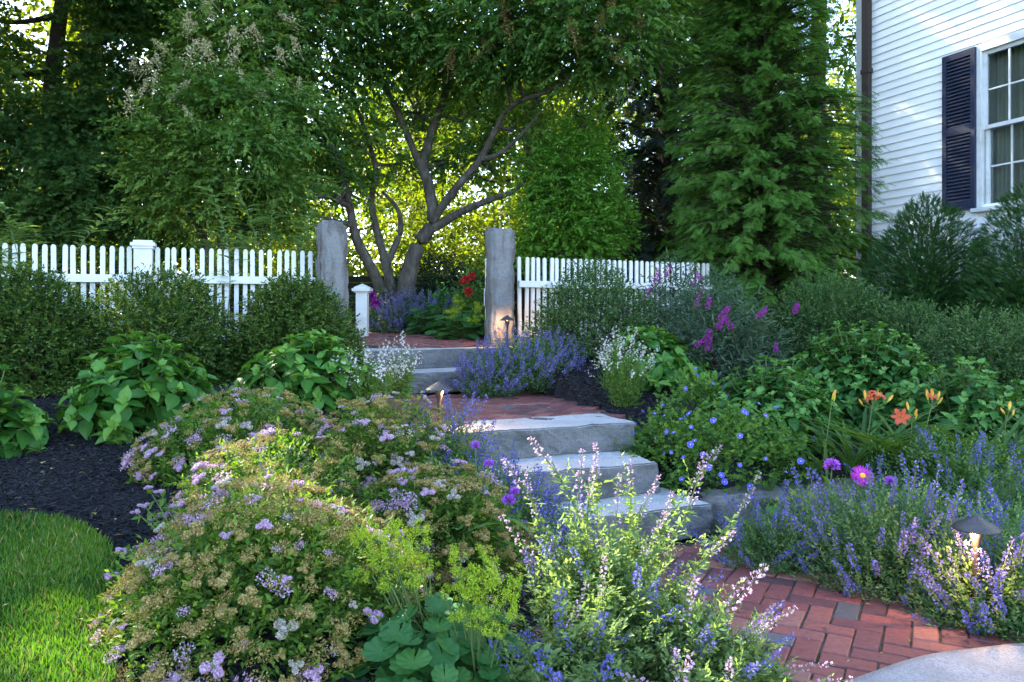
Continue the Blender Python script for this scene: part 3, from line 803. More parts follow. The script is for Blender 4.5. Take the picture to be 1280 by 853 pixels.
# louvred shutters
SX0 = 1.36
def shutter(x0, x1):
    g = Geo(); z0_, z1_ = WZ0 - .04, WZ1 + .07; zm = (z0_ + z1_) / 2; r = .055
    hbox(g, x0, x0 + r, .03, .075, z0_, z1_); hbox(g, x1 - r, x1, .03, .075, z0_, z1_)
    for a, b in ((z0_, z0_ + .10), (zm - .04, zm + .05), (z1_ - .075, z1_)): hbox(g, x0 + r, x1 - r, .031, .074, a, b)
    hbox(g, x0 + r, x1 - r, .028, .034, z0_ + .1, z1_ - .075)
    for a, b in ((z0_ + .10, zm - .04), (zm + .05, z1_ - .075)):
        n = int((b - a) / .041)
        for k in range(n):
            zz = a + (k + .5) * (b - a) / n; y = OUT
            v = [[x0 + r, y * .070, zz - .018], [x1 - r, y * .070, zz - .018], [x1 - r, y * .040, zz + .018], [x0 + r, y * .040, zz + .018]]
            w = [[q[0], q[1], q[2] + .007] for q in v]
            g.add(v + w, BOXQ)
    return g.build("shutter", M['shutter'], house)
shutter(SX0, WX0 - .063); shutter(WX1 + .063, WX1 + .063 + (WX0 - .063 - SX0))

# ------------------------------------------------------------------ path lights
def path_light(x, y, zg, h, label, s=1.0, power=6.0, toward=(0, 0)):
    root = empty("path_light", (x, y, zg), label, "path light", "bronze path lights")
    g = Geo(); lathe(g, [(.011, -.1), (.011, h - .09), (.012, h - .075), (.020, h - .045), (.024, h - .02), (.020, h - .015)], 14); g.build("stem", M['bronze'], root, True)
    g = Geo(); lathe(g, [(.002, h + .037), (.012 * s, h + .036), (.016 * s, h + .03), (.030 * s, h + .024), (.062 * s, h + .008), (.086 * s, h - .008), (.088 * s, h - .013), (.084 * s, h - .012), (.05 * s, h + .004), (.018, h + .006), (.002, h + .006)], 32)
    g.build("hat", M['hat'], root, True)
    g = Geo(); lathe(g, [(.001, h - .016), (.010, h - .013), (.013, h - .006), (.010, h + .001), (.001, h + .003)], 12); g.build("bulb", M['bulb'], root, True)
    ld = bpy.data.lights.new("path_lamp", 'POINT'); ld.energy = power; ld.color = (1, .55, .25); ld.shadow_soft_size = .015
    lo = bpy.data.objects.new("path_lamp", ld); COL.objects.link(lo); lo.parent = root; lo.location = (toward[0], toward[1], h - .028)
    return root
x1, y1 = xof(548, 4.55), 4.60
path_light(x1, y1, .47, at(0, 486, 4.55)[2] - .47, "bronze path light standing at the left edge of the brick landing", .92, 2.2, (.03, .0))
path_light(xof(634, 7.55), 7.55, .84, .28, "small rusty path light at the foot of the right gatepost", .8, 2.2, (0, .03))
path_light(xof(1220, 3.0), 3.0, .0, at(0, 657, 3.0)[2], "bronze mushroom path light among the catmint at lower right", .95, 2.6, (-.03, -.02))


# ------------------------------------------------------------------ trees
def crown(root, rng, blobs, n_per, mat, leaf, tmpl=LEAF2, tlen=.45, nl=14, droop=.35, name="crown", flat=.62, var0=.45, stretch_var=.28):
    """blobs: (world x, y, z, r). Leafy twigs in the outer shells of flattened, lumpy clumps; each clump has its own shade of green."""
    o = np.array(root.location); g = Geo()
    for (bx, by, bz, r) in blobs:
        n = int(n_per * r * r)
        bp = Bumps(rng, 10, .35, 6)
        u = rand_dirs(rng, n)
        rad = (1 - .75 * rng.random(n) ** 1.5) * bp(u)
        p = u * rad[:, None] * np.array([r, r, r * flat]) + np.array([bx, by, bz])
        d = u * np.array([1, 1, .35]) + rng.normal(size=(n, 3)) * .35
        v = var0 + rng.normal() * .12 + rng.normal(size=n) * .12
        twigs(g, rng, p - o, d, tlen, nl, leaf, tmpl, droop, .9, v, stretch_var, origin=o, gaps=True)
    return g.build(name, mat, root)

def limbs(g, rng, start, blobs, r0, o, m=0, sub=6):
    """Limbs from the trunk line 'start' (points) to every clump, each forking into thin branches."""
    start = np.asarray(start, float)
    for (bx, by, bz, r) in blobs:
        c = np.array([bx, by, bz])
        below = start[start[:, 2] < bz - .1]
        if not len(below): below = start[:1]
        s = below[np.argmin(np.linalg.norm(below - c, axis=1))]
        mid = (s + c) / 2 + np.array([0, 0, -.12 * np.linalg.norm(c - s)]) + rng.normal(size=3) * .12
        if bz > 5.2 and in_gap(smooth_line([s, mid, c], 8)).any(): continue
        tube(g, smooth_line([s - o, mid - o, c - o]), r0 * (.4 + .25 * r), .012, 6, wob=.1, rng=rng, m=m)
        for _ in range(sub):
            e = c + rand_dirs(rng, 1)[0] * np.array([r, r, r * .6]) * .85
            b = mid + (c - mid) * rng.uniform(.2, .9)
            tube(g, smooth_line([b - o, (b + e) / 2 - o + rng.normal(size=3) * .08, e - o], 3), .018, .004, 4, m=m)

def panicles(root, rng, pts, mat, s=.16, name="flower_panicle", n_mesh=3):
    ms = []
    for k in range(n_mesh):
        g = Geo(); n = 150; t = rng.random(n) ** .8
        rr = .36 * (1 - t) ** .7 * np.sqrt(rng.random(n)); a = rng.random(n) * 6.283
        p = np.column_stack([rr * np.cos(a), rr * np.sin(a), t])
        scatter(g, LEAF2, p, rand_dirs(rng, n), rand_dirs(rng, n), rng.uniform(.06, .13, n), np.clip(.4 + rng.normal(size=n) * .3, 0, 1))
        tube(g, [(0, 0, -.3), (0, 0, .8)], .012, .004, 4, a=.2)
        ms.append(g.mesh(name, mat))
    for p in pts:
        link(name, ms[rng.integers(n_mesh)], root, np.array(p) - np.array(root.location), (rng.normal() * .5, rng.normal() * .5, rng.random() * 6), s * rng.uniform(.7, 1.3))

def A(px, py, Y): return tuple(at(px, py, Y))
def blob(px, py, Y, r): return (*at(px, py, Y), r)

# the multi-stemmed tree beyond the gate
rng = np.random.default_rng(11)
bx, by = xof(497, 11.0), 11.0; bz = ground_at(bx, by) - .05
tree = empty("lilac_tree", (bx, by, bz), "multi-stemmed grey-barked tree with spreading limbs beyond the open gateway", "tree")
o = np.array(tree.location)
stems = [([(490, 408, 11), (472, 352, 10.95), (446, 300, 10.8), (437, 258, 10.7), (424, 205, 10.5), (398, 150, 10.3), (372, 100, 10.2), (350, 30, 10)], .072, .025),
         ([(437, 258, 10.7), (412, 246, 10.5), (385, 246, 10.3), (352, 236, 10.0), (320, 205, 9.8)], .05, .015),
         ([(496, 408, 11.1), (486, 345, 11.1), (474, 300, 11.1), (464, 252, 11.2), (470, 215, 11.3), (455, 160, 11.3), (430, 95, 11.4), (405, 40, 11.4)], .062, .02),
         ([(484, 330, 11.1), (500, 290, 11.3), (497, 262, 11.4), (478, 240, 11.5)], .055, .02),
         ([(503, 410, 11), (509, 352, 11), (522, 308, 11), (541, 276, 11), (537, 238, 11.1), (530, 205, 11.2), (540, 165, 11.3), (560, 100, 11.4), (556, 20, 11.5), (560, -60, 11.5)], .112, .035),
         ([(541, 276, 11), (566, 240, 10.8), (600, 200, 10.6), (618, 165, 10.4), (640, 132, 10.2), (690, 112, 9.9), (740, 80, 9.7)], .064, .018),
         ([(538, 288, 11), (575, 266, 10.9), (612, 250, 10.7), (646, 236, 10.4), (670, 200, 10.2)], .065, .018),
         ([(537, 238, 11.1), (516, 185, 11.2), (492, 130, 11.2), (470, 90, 11.2), (430, 50, 11.2), (400, 10, 11.2)], .058, .02),
         ([(600, 200, 10.6), (625, 192, 10.4), (655, 165, 10.2), (675, 140, 10)], .04, .012)]
g = Geo(); line = []
for q, r0, r1 in stems:
    w = smooth_line([A(*p) for p in q]); line.append(w)
    tube(g, w - o, r0, r1, 10, wob=.06, rng=rng, flare=.06 if q[0][1] > 400 else 0)
blobs = [blob(*b) for b in [(330, 50, 9.9, .85), (410, 30, 10.2, .9), (500, 20, 10.6, .9), (590, 25, 10.2, .9), (670, 20, 9.8, .85), (740, 25, 9.5, .85), (790, 60, 9.6, .6), (640, 70, 10.0, .65),
         (725, 80, 9.7, .5), (560, 80, 11.0, .6), (400, 95, 10.4, .8), (370, 165, 10.1, .65), (440, 170, 10.9, .5), (600, 125, 11.3, .45), (520, 140, 11.8, .4), (480, 75, 11.6, .6), (380, 215, 10.4, .45), (560, 205, 11.4, .3), (430, 225, 10.6, .35), (600, 185, 11.2, .4), (500, 200, 11.6, .3), (640, 150, 10.6, .4), (350, 262, 10.2, .35),
         (330, -60, 10, 1.1), (450, -70, 10.3, 1.1), (570, -90, 10.5, 1.2), (690, -60, 10, 1.1), (790, -30, 9.8, .9), (400, -180, 10.5, 1.2), (520, -220, 10.8, 1.3), (650, -180, 10.4, 1.2), (480, -320, 10.8, 1.1), (600, -330, 10.8, 1.0)]]
limbs(g, rng, np.vstack(line), blobs[:18], .05, o)
limbs(g, rng, np.vstack(line), blobs[18:], .06, o, sub=2)
g.build("trunk", M['bark'], tree, True)
crown(tree, rng, blobs, 400, M['canopy'], .105, LEAF2, .42, 12, .45)
panicles(tree, rng, [A(px, py, Y - .5) for px, py, Y in [(700, 15, 9.5), (745, 45, 9.2), (760, 20, 9.2), (720, 60, 9.2), (680, 8, 9.4), (775, 50, 9.2), (790, 80, 9.3), (590, 75, 9.8), (610, 60, 9.8), (560, 95, 10), (640, 55, 9.6), (655, 5, 9.6), (730, 5, 9.4), (410, 10, 10), (800, 40, 9.4), (630, 20, 9.6)]], M['rust'], .27)

# pale green flowering tree in front of it, to the left
rng = np.random.default_rng(12)
bx, by = -3.55, 9.7; bz = ground_at(bx, by) - .05
tree = empty("lilac_tree", (bx, by, bz), "light green tree with creamy flower panicles behind the left picket fence", "tree")
o = np.array(tree.location)
g = Geo(); line = []
for q, r0 in (([(276, 385, 9.7), (280, 310, 9.75), (270, 240, 9.7), (285, 160, 9.6), (300, 60, 9.6), (300, -60, 9.6)], .085), ([(278, 375, 9.7), (300, 300, 9.7), (335, 240, 9.6), (350, 170, 9.6)], .06), ([(275, 380, 9.7), (255, 300, 9.7), (225, 240, 9.5), (215, 180, 9.4)], .055)):
    w = smooth_line([A(*p) for p in q]); line.append(w); tube(g, w - o, r0, .02, 9, wob=.06, rng=rng, flare=.03)
blobs = [blob(*b) for b in [(285, 45, 9.4, .55), (330, 70, 9.4, .55), (250, 95, 9.1, .5), (225, 130, 9.0, .45), (290, 125, 8.9, .6), (345, 130, 9.2, .55), (205, 165, 9.0, .42), (260, 180, 8.8, .6), (325, 185, 8.9, .6), (215, 215, 9.1, .45), (290, 235, 9.0, .6), (350, 235, 9.2, .5), (240, 262, 9.3, .45), (320, 275, 9.3, .45),
         (300, -20, 9.6, .6), (350, -60, 9.8, .7), (270, -80, 9.8, .6)]]
limbs(g, rng, np.vstack(line), blobs, .04, o, sub=5)
g.build("trunk", M['bark'], tree, True)
blobs = [(x_, y_ + rng.normal() * .15, z_, r_ * rng.uniform(.85, 1.3)) for x_, y_, z_, r_ in blobs]
crown(tree, rng, blobs, 640, M['lilac'], .086, LEAF2, .36, 11, .28, flat=.40)
panicles(tree, rng, [A(px + rng.normal() * 5, py - 8 + rng.normal() * 5, Y - .35) for (px, py, Y) in [(250, 20, 9.1), (265, 15, 9.1), (240, 45, 9), (270, 30, 9), (232, 60, 9), (215, 75, 8.9), (250, 85, 8.8), (262, 92, 8.7), (180, 100, 8.9), (172, 105, 8.9), (225, 95, 8.8), (280, 92, 8.7), (210, 130, 8.7), (190, 132, 8.8), (315, 120, 8.8), (330, 128, 8.8), (300, 60, 9), (330, 75, 9.1), (345, 110, 9), (175, 140, 8.8), (160, 148, 8.8), (290, 60, 8.9), (380, 75, 9.4), (375, 40, 9.4), (355, 85, 9.2), (240, 150, 8.6), (370, 130, 9.1), (200, 90, 8.9)]], M['panicle'], .25)

# dark layered maple at the far left
rng = np.random.default_rng(13)
bx, by = -6.6, 11.4; bz = ground_at(bx, by) - .05
tree = empty("maple_tree", (bx, by, bz), "dark green maple with drooping layered boughs at the far left behind the fence", "tree")
o = np.array(tree.location)
tr = smooth_line([(bx, by, bz), (bx + .1, by, 2.5), (bx - .05, by + .1, 4.3), (bx + .2, by, 6.2), (bx + .1, by, 8.0)])
g = Geo(); tube(g, tr - o, .2, .04, 10, wob=.05, rng=rng, flare=.08)
blobs = [blob(*b) for b in [(50, 200, 10.4, .8), (130, 215, 10.2, .8), (20, 260, 10.3, .7), (95, 265, 10.1, .7), (165, 275, 10.4, .65), (190, 210, 10.9, .7), (80, 150, 10.8, .75), (150, 140, 11, .8), (190, 80, 11.2, .8), (200, 20, 11.6, .9), (130, 95, 11.6, .55), (20, 160, 11.2, .6), (205, 300, 11, .5), (60, 300, 10.9, .6),
         (160, 20, 11.4, .7), (180, -50, 11.8, 1.0), (120, -110, 11.9, 1.1), (60, -160, 11.8, 1.1), (-20, -120, 11.6, 1.1), (130, -220, 11.8, 1.1), (-60, 60, 11, 1.1), (-80, 170, 10.6, 1.0), (-60, 250, 10.4, .8), (-120, -20, 11.3, 1.2), (20, -60, 12.2, .6)]]
limbs(g, rng, tr, blobs, .07, o, sub=4)
g.build("trunk", M['bark_dark'], tree, True)
crown(tree, rng, blobs, 560, M['maple'], .085, PALMATE, .42, 11, .5, flat=.42)

# bright green young tree right of the gate
rng = np.random.default_rng(14)
bx, by = xof(708, 10.3), 10.3; bz = ground_at(bx, by) - .05
tree = empty("young_tree", (bx, by, bz), "bright green young tree with feathery leaves just right of the rusty gatepost", "tree")
o = np.array(tree.location)
tr = smooth_line([(bx, by, bz), (bx + .03, by, 1.8), (bx, by, 2.7), (bx + .12, by, 3.5)])
g = Geo(); tube(g, tr - o, .05, .012, 8, wob=.05, rng=rng)
blobs = [blob(*b) for b in [(733, 146, 10.3, .13), (722, 165, 10.2, .22), (745, 178, 10.3, .2), (695, 186, 10.2, .24), (725, 200, 10.1, .30), (760, 205, 10.3, .22), (672, 212, 10.2, .22), (700, 228, 10, .34), (745, 240, 10.1, .32), (668, 250, 10.3, .26), (775, 262, 10.3, .22), (705, 270, 10, .40), (745, 285, 10.1, .34), (672, 292, 10.2, .32), (775, 298, 10.4, .24), (720, 315, 10.1, .42), (655, 312, 10.4, .2)]]
blobs = [(bx + (x_ - bx) * .86, y_, z_, r_ * .92) for x_, y_, z_, r_ in blobs]
limbs(g, rng, tr, blobs, .025, o, sub=4)
g.build("trunk", M['bark'], tree, True)
crown(tree, rng, blobs, 2500, M['bright'], .07, LEAF2, .27, 11, .1, flat=1.05)

# ------------------------------------------------------------------ conifers
def conifer(name, label, X, Y, h, rb, n_br, mat, seed, size=.22, droop=.45, top_r=.06, zlow=.02, nsp=9, spray=SPRAY, trunk_r=.12, group=None, tz=None):
    rng = np.random.default_rng(seed)
    zb = (ground_at(X, Y) if tz is None else tz) - .05
    t = empty(name, (X, Y, zb), label, "tree", group); o = np.array(t.location)
    g = Geo(); line = smooth_line([(0, 0, 0), (rng.normal() * .05, rng.normal() * .05, h * .5), (0, 0, h)])
    tube(g, line, trunk_r, .015, 9, wob=.05, rng=rng, flare=trunk_r * .5)
    gf = Geo()
    f = np.minimum(np.sort(rng.random(n_br) ** 1.25) * .97 + zlow, .985)
    a = np.arange(n_br) * 2.399 + rng.normal(size=n_br) * .4
    bl = rb * (1 - f) ** .8 * rng.uniform(.72, 1.12, n_br) + top_r
    bl *= 1 + .16 * np.sin(a * 3 + f * 14)
    P, D, S, V = [], [], [], []
    for fi, ai, li in zip(f, a, bl):
        b = np.array([0, 0, fi * h]); out = np.array([math.cos(ai), math.sin(ai), .22 + .5 * fi])
        e = b + nrm(out) * li; e[2] -= droop * li * .45; mid = (b + e) / 2 + np.array([0, 0, .16 * li])
        br = smooth_line([b, mid, e], 5)
        tube(g, br, .006 + .012 * li, .003, 4)
        n = max(3, int(nsp * (.35 + li / max(rb, .1))))
        tt = 1 - .8 * rng.random(n) ** 1.3; idx = np.minimum((tt * (len(br) - 1)).astype(int), len(br) - 2)
        fr_ = tt * (len(br) - 1) - idx
        p = br[idx] + (br[idx + 1] - br[idx]) * fr_[:, None]
        dd = nrm(br[idx + 1] - br[idx]); sd = np.cross(dd, [0, 0, 1.0])
        sg = rng.choice([-1.0, 1.0], n)[:, None]
        P.append(p + rng.normal(size=(n, 3)) * .03); D.append(dd * .9 + sd * sg * rng.uniform(.1, 1.0, (n, 1)) + rng.normal(size=(n, 3)) * .22 + np.array([0, 0, -droop * .6]))
        S.append(size * rng.uniform(.6, 1.25, n)); V.append(np.full(n, .38 + rng.normal() * .1) + rng.normal(size=n) * .1)
    P = np.vstack(P); D = np.vstack(D); S = np.concatenate(S); V = np.concatenate(V)
    k = ~in_gap(P + o)
    N = np.array([0, 0, 1.0]) + rng.normal(size=P.shape) * .35
    scatter(gf, spray, P[k], D[k], N[k], S[k], V[k])
    g.build("trunk", M['bark_dark'], t, True); gf.build("crown", mat, t)
    return t
conifer("arborvitae_tree", "tall conical evergreen with drooping feathery sprays between the fence and the house", xof(953, 9.9), 9.9, 8.4, 1.26, 1400, M['conifer'], 21, .115, .28, .12, .0, 50, FROND)
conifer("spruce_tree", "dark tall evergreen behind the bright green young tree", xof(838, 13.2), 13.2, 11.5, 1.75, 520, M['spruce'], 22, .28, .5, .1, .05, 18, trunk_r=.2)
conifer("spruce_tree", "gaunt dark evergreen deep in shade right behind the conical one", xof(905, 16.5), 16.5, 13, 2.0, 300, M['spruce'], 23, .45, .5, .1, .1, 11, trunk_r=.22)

def yew(label, X, Y, rx, h, seed, n=1500):
    rng = np.random.default_rng(seed); zb = ground_at(X, Y) - .03
    r = empty("yew_bush", (X, Y, zb), label, "bush", "dark yews against the house")
    g = Geo(); gs = Geo(); bp = Bumps(rng, 22, .30, 14)
    p, d = dome(rng, n * 8, rx, rx, h, -.25, .7, bp)
    p[:, :2] *= 1 + .22 * np.sin(np.clip(p[:, 2:3] / h, 0, 1) * 3.1)
    d = d * np.array([1, 1, .7]) + np.array([0, 0, .45]) + rng.normal(size=d.shape) * .35
    scatter(g, NEEDLES, p - nrm(d) * .07, d, rand_dirs(rng, len(p)), rng.uniform(.05, .095, len(p)), .3 + rng.normal(size=len(p)) * .13)
    for _ in range(9):
        e = p[rng.integers(len(p))] * .8
        tube(gs, smooth_line([(0, 0, 0), e * [.3, .3, .5], e]), .025, .006, 5)
    gs.build("stem", M['twig'], r); g.build("foliage", M['yew'], r)
yew("broad dark yew under the shutter of the white house", xof(1158, 9.0), 9.0, .66, at(0, 232, 9.0)[2] - ground_at(4.6, 9), 31, 2200)
yew("dark yew in front of the window at the right edge", xof(1290, 8.2), 8.2, .62, at(0, 218, 8.2)[2] - ground_at(5.3, 8.2), 32, 2200)

# ------------------------------------------------------------------ woodland beyond, with the sun behind it
def wood_tree(label, X, Y, h, spread, seed, z0=2.2, n=26, dens=62, mat='wood', leaf=.20):
    rng = np.random.default_rng(seed); zb = ground_at(X, Y) - .1
    t = empty("woodland_tree", (X, Y, zb), label, "tree", "woodland trees beyond the garden"); o = np.array(t.location)
    tr = smooth_line([(X, Y, zb), (X + rng.normal() * .2, Y, zb + h * .35), (X + rng.normal() * .3, Y + rng.normal() * .3, zb + h * .7), (X + rng.normal() * .4, Y, zb + h)])
    g = Geo(); tube(g, tr - o, .17 + h * .008, .04, 9, wob=.05, rng=rng, flare=.12)
    bl = []
    for k in range(n):
        f = (k + rng.random()) / n; zz = z0 + (h - z0) * f ** .9
        rr = spread * (1 - .55 * f) * math.sqrt(rng.random()) ; a = k * 2.4 + rng.random()
        bl.append((X + rr * math.cos(a), Y + rr * math.sin(a), zb + zz, rng.uniform(.75, 1.25) * spread * .36))
    limbs(g, rng, tr, bl, .06, o, sub=3)
    g.build("trunk", M['bark_dark'], t, True)
    crown(t, rng, bl, dens, M[mat], leaf, LEAF2, .7, 10, .3, flat=.6, var0=.5)
W = [(-14.5, 17.5, 13, 3.2, "woodland tree with a pale sunlit crown at the far left edge", 16),
     (-10.6, 19.5, 15, 3.4, "tall sunlit woodland tree showing above the dark maple", 26),
     (-8.2, 16.0, 14, 2.9, "woodland tree behind the gap between maple and pale flowering tree", 26),
     (-5.2, 18.5, 16, 3.3, "woodland tree directly behind the pale flowering tree", 28),
     (-2.4, 21.5, 16, 3.2, "woodland tree seen between the stems of the gateway tree", 24),
     (.7, 19.0, 16, 3.2, "straight trunked woodland tree seen right of the gateway tree's stems", 26),
     (3.9, 21.0, 15, 3.2, "woodland tree behind the dark tall evergreen", 24),
     (7.2, 18.5, 14, 2.9, "woodland tree between the conical evergreen and the house corner", 17),
     (11.5, 22, 15, 3.4, "woodland tree standing behind the white house", 22),
     (-19.5, 22, 15, 3.6, "distant woodland tree beyond the left edge of the maple", 20)]
for k, (X, Y, h, sp, lab, n) in enumerate(W):
    wood_tree(lab, X, Y, h, sp, 60 + k, n=n, mat='understory' if k in (1, 2) else 'wood', dens=90 if k in (1, 2) else 62)
# far wood closing the view, too distant to tell its trees apart
rng = np.random.default_rng(77); g = Geo()
for k in range(330):
    X = rng.uniform(-34, 34); Y = 33 + rng.random() * 8 + .004 * X * X; z = .6 + rng.random() ** 1.7 * 11; r_ = rng.uniform(1.2, 2.4)
    n = 90; u = rand_dirs(rng, n); p = u * (r_ * (1 - .6 * rng.random((n, 1)))) + [X, Y, z]
    twigs(g, rng, p, u + rng.normal(size=(n, 3)) * .4, 1.1, 6, .42, LEAF2, .3, .9, .45 + rng.normal() * .15, .3)
g.build("far_woods", M['wood'])['kind'] = 'stuff'
for k, (X, Y, h, sp, z0, n, lab) in enumerate([(-8.8, 6.0, 10.5, 2.9, 2.8, 30, "unseen tree added for shade on the lawn beyond the left end of the fence"), (-9.9, 8.9, 11.5, 2.9, 3.2, 34, "unseen tree added for shade behind the left end of the picket fence"),
        (-6.9, 8.3, 11.5, 2.7, 4.9, 46, "unseen high-crowned tree added for shade by the far left fence post"), (-11.5, 3.2, 10.5, 2.9, 2.6, 26, "unseen tree added for shade on the open lawn left of the garden"), (-13.0, 7.5, 13, 3.2, 3.0, 30, "farthest unseen tree added for shade on the lawn at the left")]):
    wood_tree(lab, X, Y, h, sp, 75 + k, z0=z0, n=n, dens=125, mat='canopy', leaf=.17)  # unseen trees added on the left to keep the low sun off the garden
# understorey that glows behind the trunks
def bush(name, label, X, Y, rx, h, mat, seed, n=700, leaf=.09, nl=9, tlen=.3, group=None, ry=None, tmpl=LEAF2, droop=.2, zlow=-.05, shell=.55, var0=.45, up=.7, vs=.3, dup=.5, stems=10, amp=.28, cat="bush", zb=None):
    rng = np.random.default_rng(seed); zb = (ground_at(X, Y) if zb is None else zb) - .03
    r = empty(name, (X, Y, zb), label, cat, group)
    g = Geo(); gs = Geo(); bp = Bumps(rng, 16, amp, 9)
    p, d = dome(rng, n, rx, ry or rx, h, zlow, shell, bp)
    dd = d + np.array([0, 0, dup]) + rng.normal(size=d.shape) * .4
    v = var0 + rng.normal(size=len(p)) * .12
    twigs(g, rng, p - nrm(dd) * tlen * .5, dd, tlen, nl, leaf, tmpl, droop, .9, v, vs, up)
    for _ in range(stems):
        e = p[rng.integers(len(p))] * .85
        tube(gs, smooth_line([(rng.normal() * .05, rng.normal() * .05, 0), e * [.4, .4, .5], e], 3), .010 + .006 * h, .003, 5)
    gs.build("stem", M['twig'], r); g.build("foliage", M[mat], r)
    return r, rng, bp
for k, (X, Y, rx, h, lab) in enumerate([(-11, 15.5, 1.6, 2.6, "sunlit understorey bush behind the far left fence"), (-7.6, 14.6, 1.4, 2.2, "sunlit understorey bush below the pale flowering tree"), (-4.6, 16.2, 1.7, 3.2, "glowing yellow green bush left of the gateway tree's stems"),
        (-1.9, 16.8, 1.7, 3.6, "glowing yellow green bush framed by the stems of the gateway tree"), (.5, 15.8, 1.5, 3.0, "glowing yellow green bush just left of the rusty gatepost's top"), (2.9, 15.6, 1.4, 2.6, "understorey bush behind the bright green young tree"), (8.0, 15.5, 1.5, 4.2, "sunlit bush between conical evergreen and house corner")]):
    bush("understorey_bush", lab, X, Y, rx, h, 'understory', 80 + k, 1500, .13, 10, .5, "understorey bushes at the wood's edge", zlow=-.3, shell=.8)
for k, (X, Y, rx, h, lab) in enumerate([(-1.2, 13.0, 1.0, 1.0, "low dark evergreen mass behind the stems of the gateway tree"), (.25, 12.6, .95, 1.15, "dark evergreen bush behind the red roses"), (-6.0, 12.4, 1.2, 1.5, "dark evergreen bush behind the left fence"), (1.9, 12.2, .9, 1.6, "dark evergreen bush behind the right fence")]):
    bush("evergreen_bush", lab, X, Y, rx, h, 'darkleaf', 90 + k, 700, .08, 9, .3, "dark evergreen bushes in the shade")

# ------------------------------------------------------------------ hedge shrubs and other leafy bushes
hedge = [(40, 5.75, .56, 326, "clipped green shrub before the fence at the far left edge"), (200, 5.95, .60, 330, "widest clipped green shrub, below the capped fence post"), (368, 6.25, .50, 338, "clipped green shrub with yellow tips beside the squat gatepost"), (-105, 5.5, .7, 325, "clipped green shrub outside the left edge of the lawn")]
for k, (px, Y, rx, top, lab) in enumerate(hedge):
    X = xof(px, Y); zb = ground_at(X, Y)
    bush("clipped_shrub", lab, X, Y, rx, at(0, top, Y)[2] - zb, 'box', 100 + k, 5600, .034, 11, .12, "clipped shrubs along the left fence", ry=.52, zlow=-.45, shell=.45, amp=.14, stems=16, var0=.40, vs=.45, dup=.25)
for k, (px, Y, rx, top, lab, mt) in enumerate([(738, 7.35, .58, 338, "dense small-leaved shrub in front of the right fence", 'greyshrub'), (1045, 7.5, .70, 345, "grey green shrub at the foot of the conical evergreen", 'greyshrub'), (1140, 7.2, .5, 372, "low grey green shrub below the yew", 'greyshrub'), (1235, 6.5, .62, 385, "grey green shrub at the right edge behind the daylilies", 'greyshrub'), (1330, 6.9, .7, 370, "grey green shrub beyond the right edge", 'greyshrub')]):
    X = xof(px, Y); zb = ground_at(X, Y)
    bush("small_leaved_shrub", lab, X, Y, rx, at(0, top, Y)[2] - zb, mt, 110 + k, 3300, .034, 12, .18, "small-leaved shrubs in the right bed", ry=.5, zlow=-.4, shell=.45, amp=.25, stems=14, var0=.42, vs=.45, dup=.35)

def leafy(name, label, X, Y, rx, h, mat, seed, stems, leaf, group, nodes=4, cat="plant", zb=None, spread=1.0):
    """Stems fanning out of one crown with opposite pairs of broad leaves and a leafy rosette at each tip."""
    rng = np.random.default_rng(seed); zb = (ground_at(X, Y) if zb is None else zb) - .02
    r = empty(name, (X, Y, zb), label, cat, group); g = Geo(); gs = Geo()
    P, D, N, S, V = [], [], [], [], []
    bp = Bumps(rng, 12, .22, 7)
    tips, dirs = dome(rng, stems, rx, rx, h, -.05, .5, bp)
    for tp, dd in zip(tips, dirs):
        b = tp * np.array([.25, .25, 0]); mid = b + (tp - b) * .55 + np.array([0, 0, .08 * h])
        br = smooth_line([b, mid, tp], 6); tube(gs, br, .007, .004, 5, a=.3)
        ax = nrm(br[-1] - br[-3]); ax = nrm(ax + np.array([0, 0, .5]))
        s1 = nrm(np.cross(ax, rng.normal(size=3)))
        tone = .42 + rng.normal() * .12
        for k in range(nodes):
            c = br[-1 - int(k * 2.4)] if k * 2.4 < len(br) - 1 else br[0]
            s = nrm(np.cross(ax, s1)) if k % 2 else s1
            for sg in (1, -1):
                P.append(c); D.append(s * sg + ax * (.45 - .25 * k) + rng.normal(size=3) * .18); N.append(np.array([0, 0, 1.0]) + ax * .4 + rng.normal(size=3) * .22)
                S.append(leaf * rng.uniform(.75, 1.15) * (.72 if k == 0 else 1.0)); V.append(tone + (.28 if k == 0 else 0) - .05 * k + rng.normal() * .06)
        for q in range(3):
            a = rng.random() * 6.28; s = math.cos(a) * s1 + math.sin(a) * np.cross(ax, s1)
            P.append(br[-1]); D.append(s * .7 + ax * 1.0); N.append(-s + ax * .3); S.append(leaf * .42); V.append(tone + .45)
    scatter(g, OVATE, np.array(P), np.array(D), np.array(N), np.array(S), np.clip(V, 0, 1))
    gs.build("stem", M['stem'], r); g.build("foliage", M[mat], r, True)
    return r
leafy("hydrangea_plant", "big-leaved hydrangea standing in the open black mulch", xof(166, 4.55), 4.6, .40, at(0, 412, 4.5)[2] - ground_at(xof(166, 4.6), 4.6), 'hydrangea', 120, 120, .125, "hydrangeas")
leafy("hydrangea_plant", "big-leaved hydrangea in front of the squat gatepost, beside the steps", xof(392, 5.2), 5.2, .40, at(0, 410, 5.1)[2] - ground_at(xof(392, 5.2), 5.2), 'hydrangea', 121, 120, .125, "hydrangeas")
leafy("hydrangea_plant", "big-leaved hydrangea cut off by the left edge of the photo", xof(-28, 4.1), 4.1, .30, at(0, 462, 4.1)[2] - ground_at(xof(-28, 4.1), 4.1), 'hydrangea', 122, 75, .125, "hydrangeas")
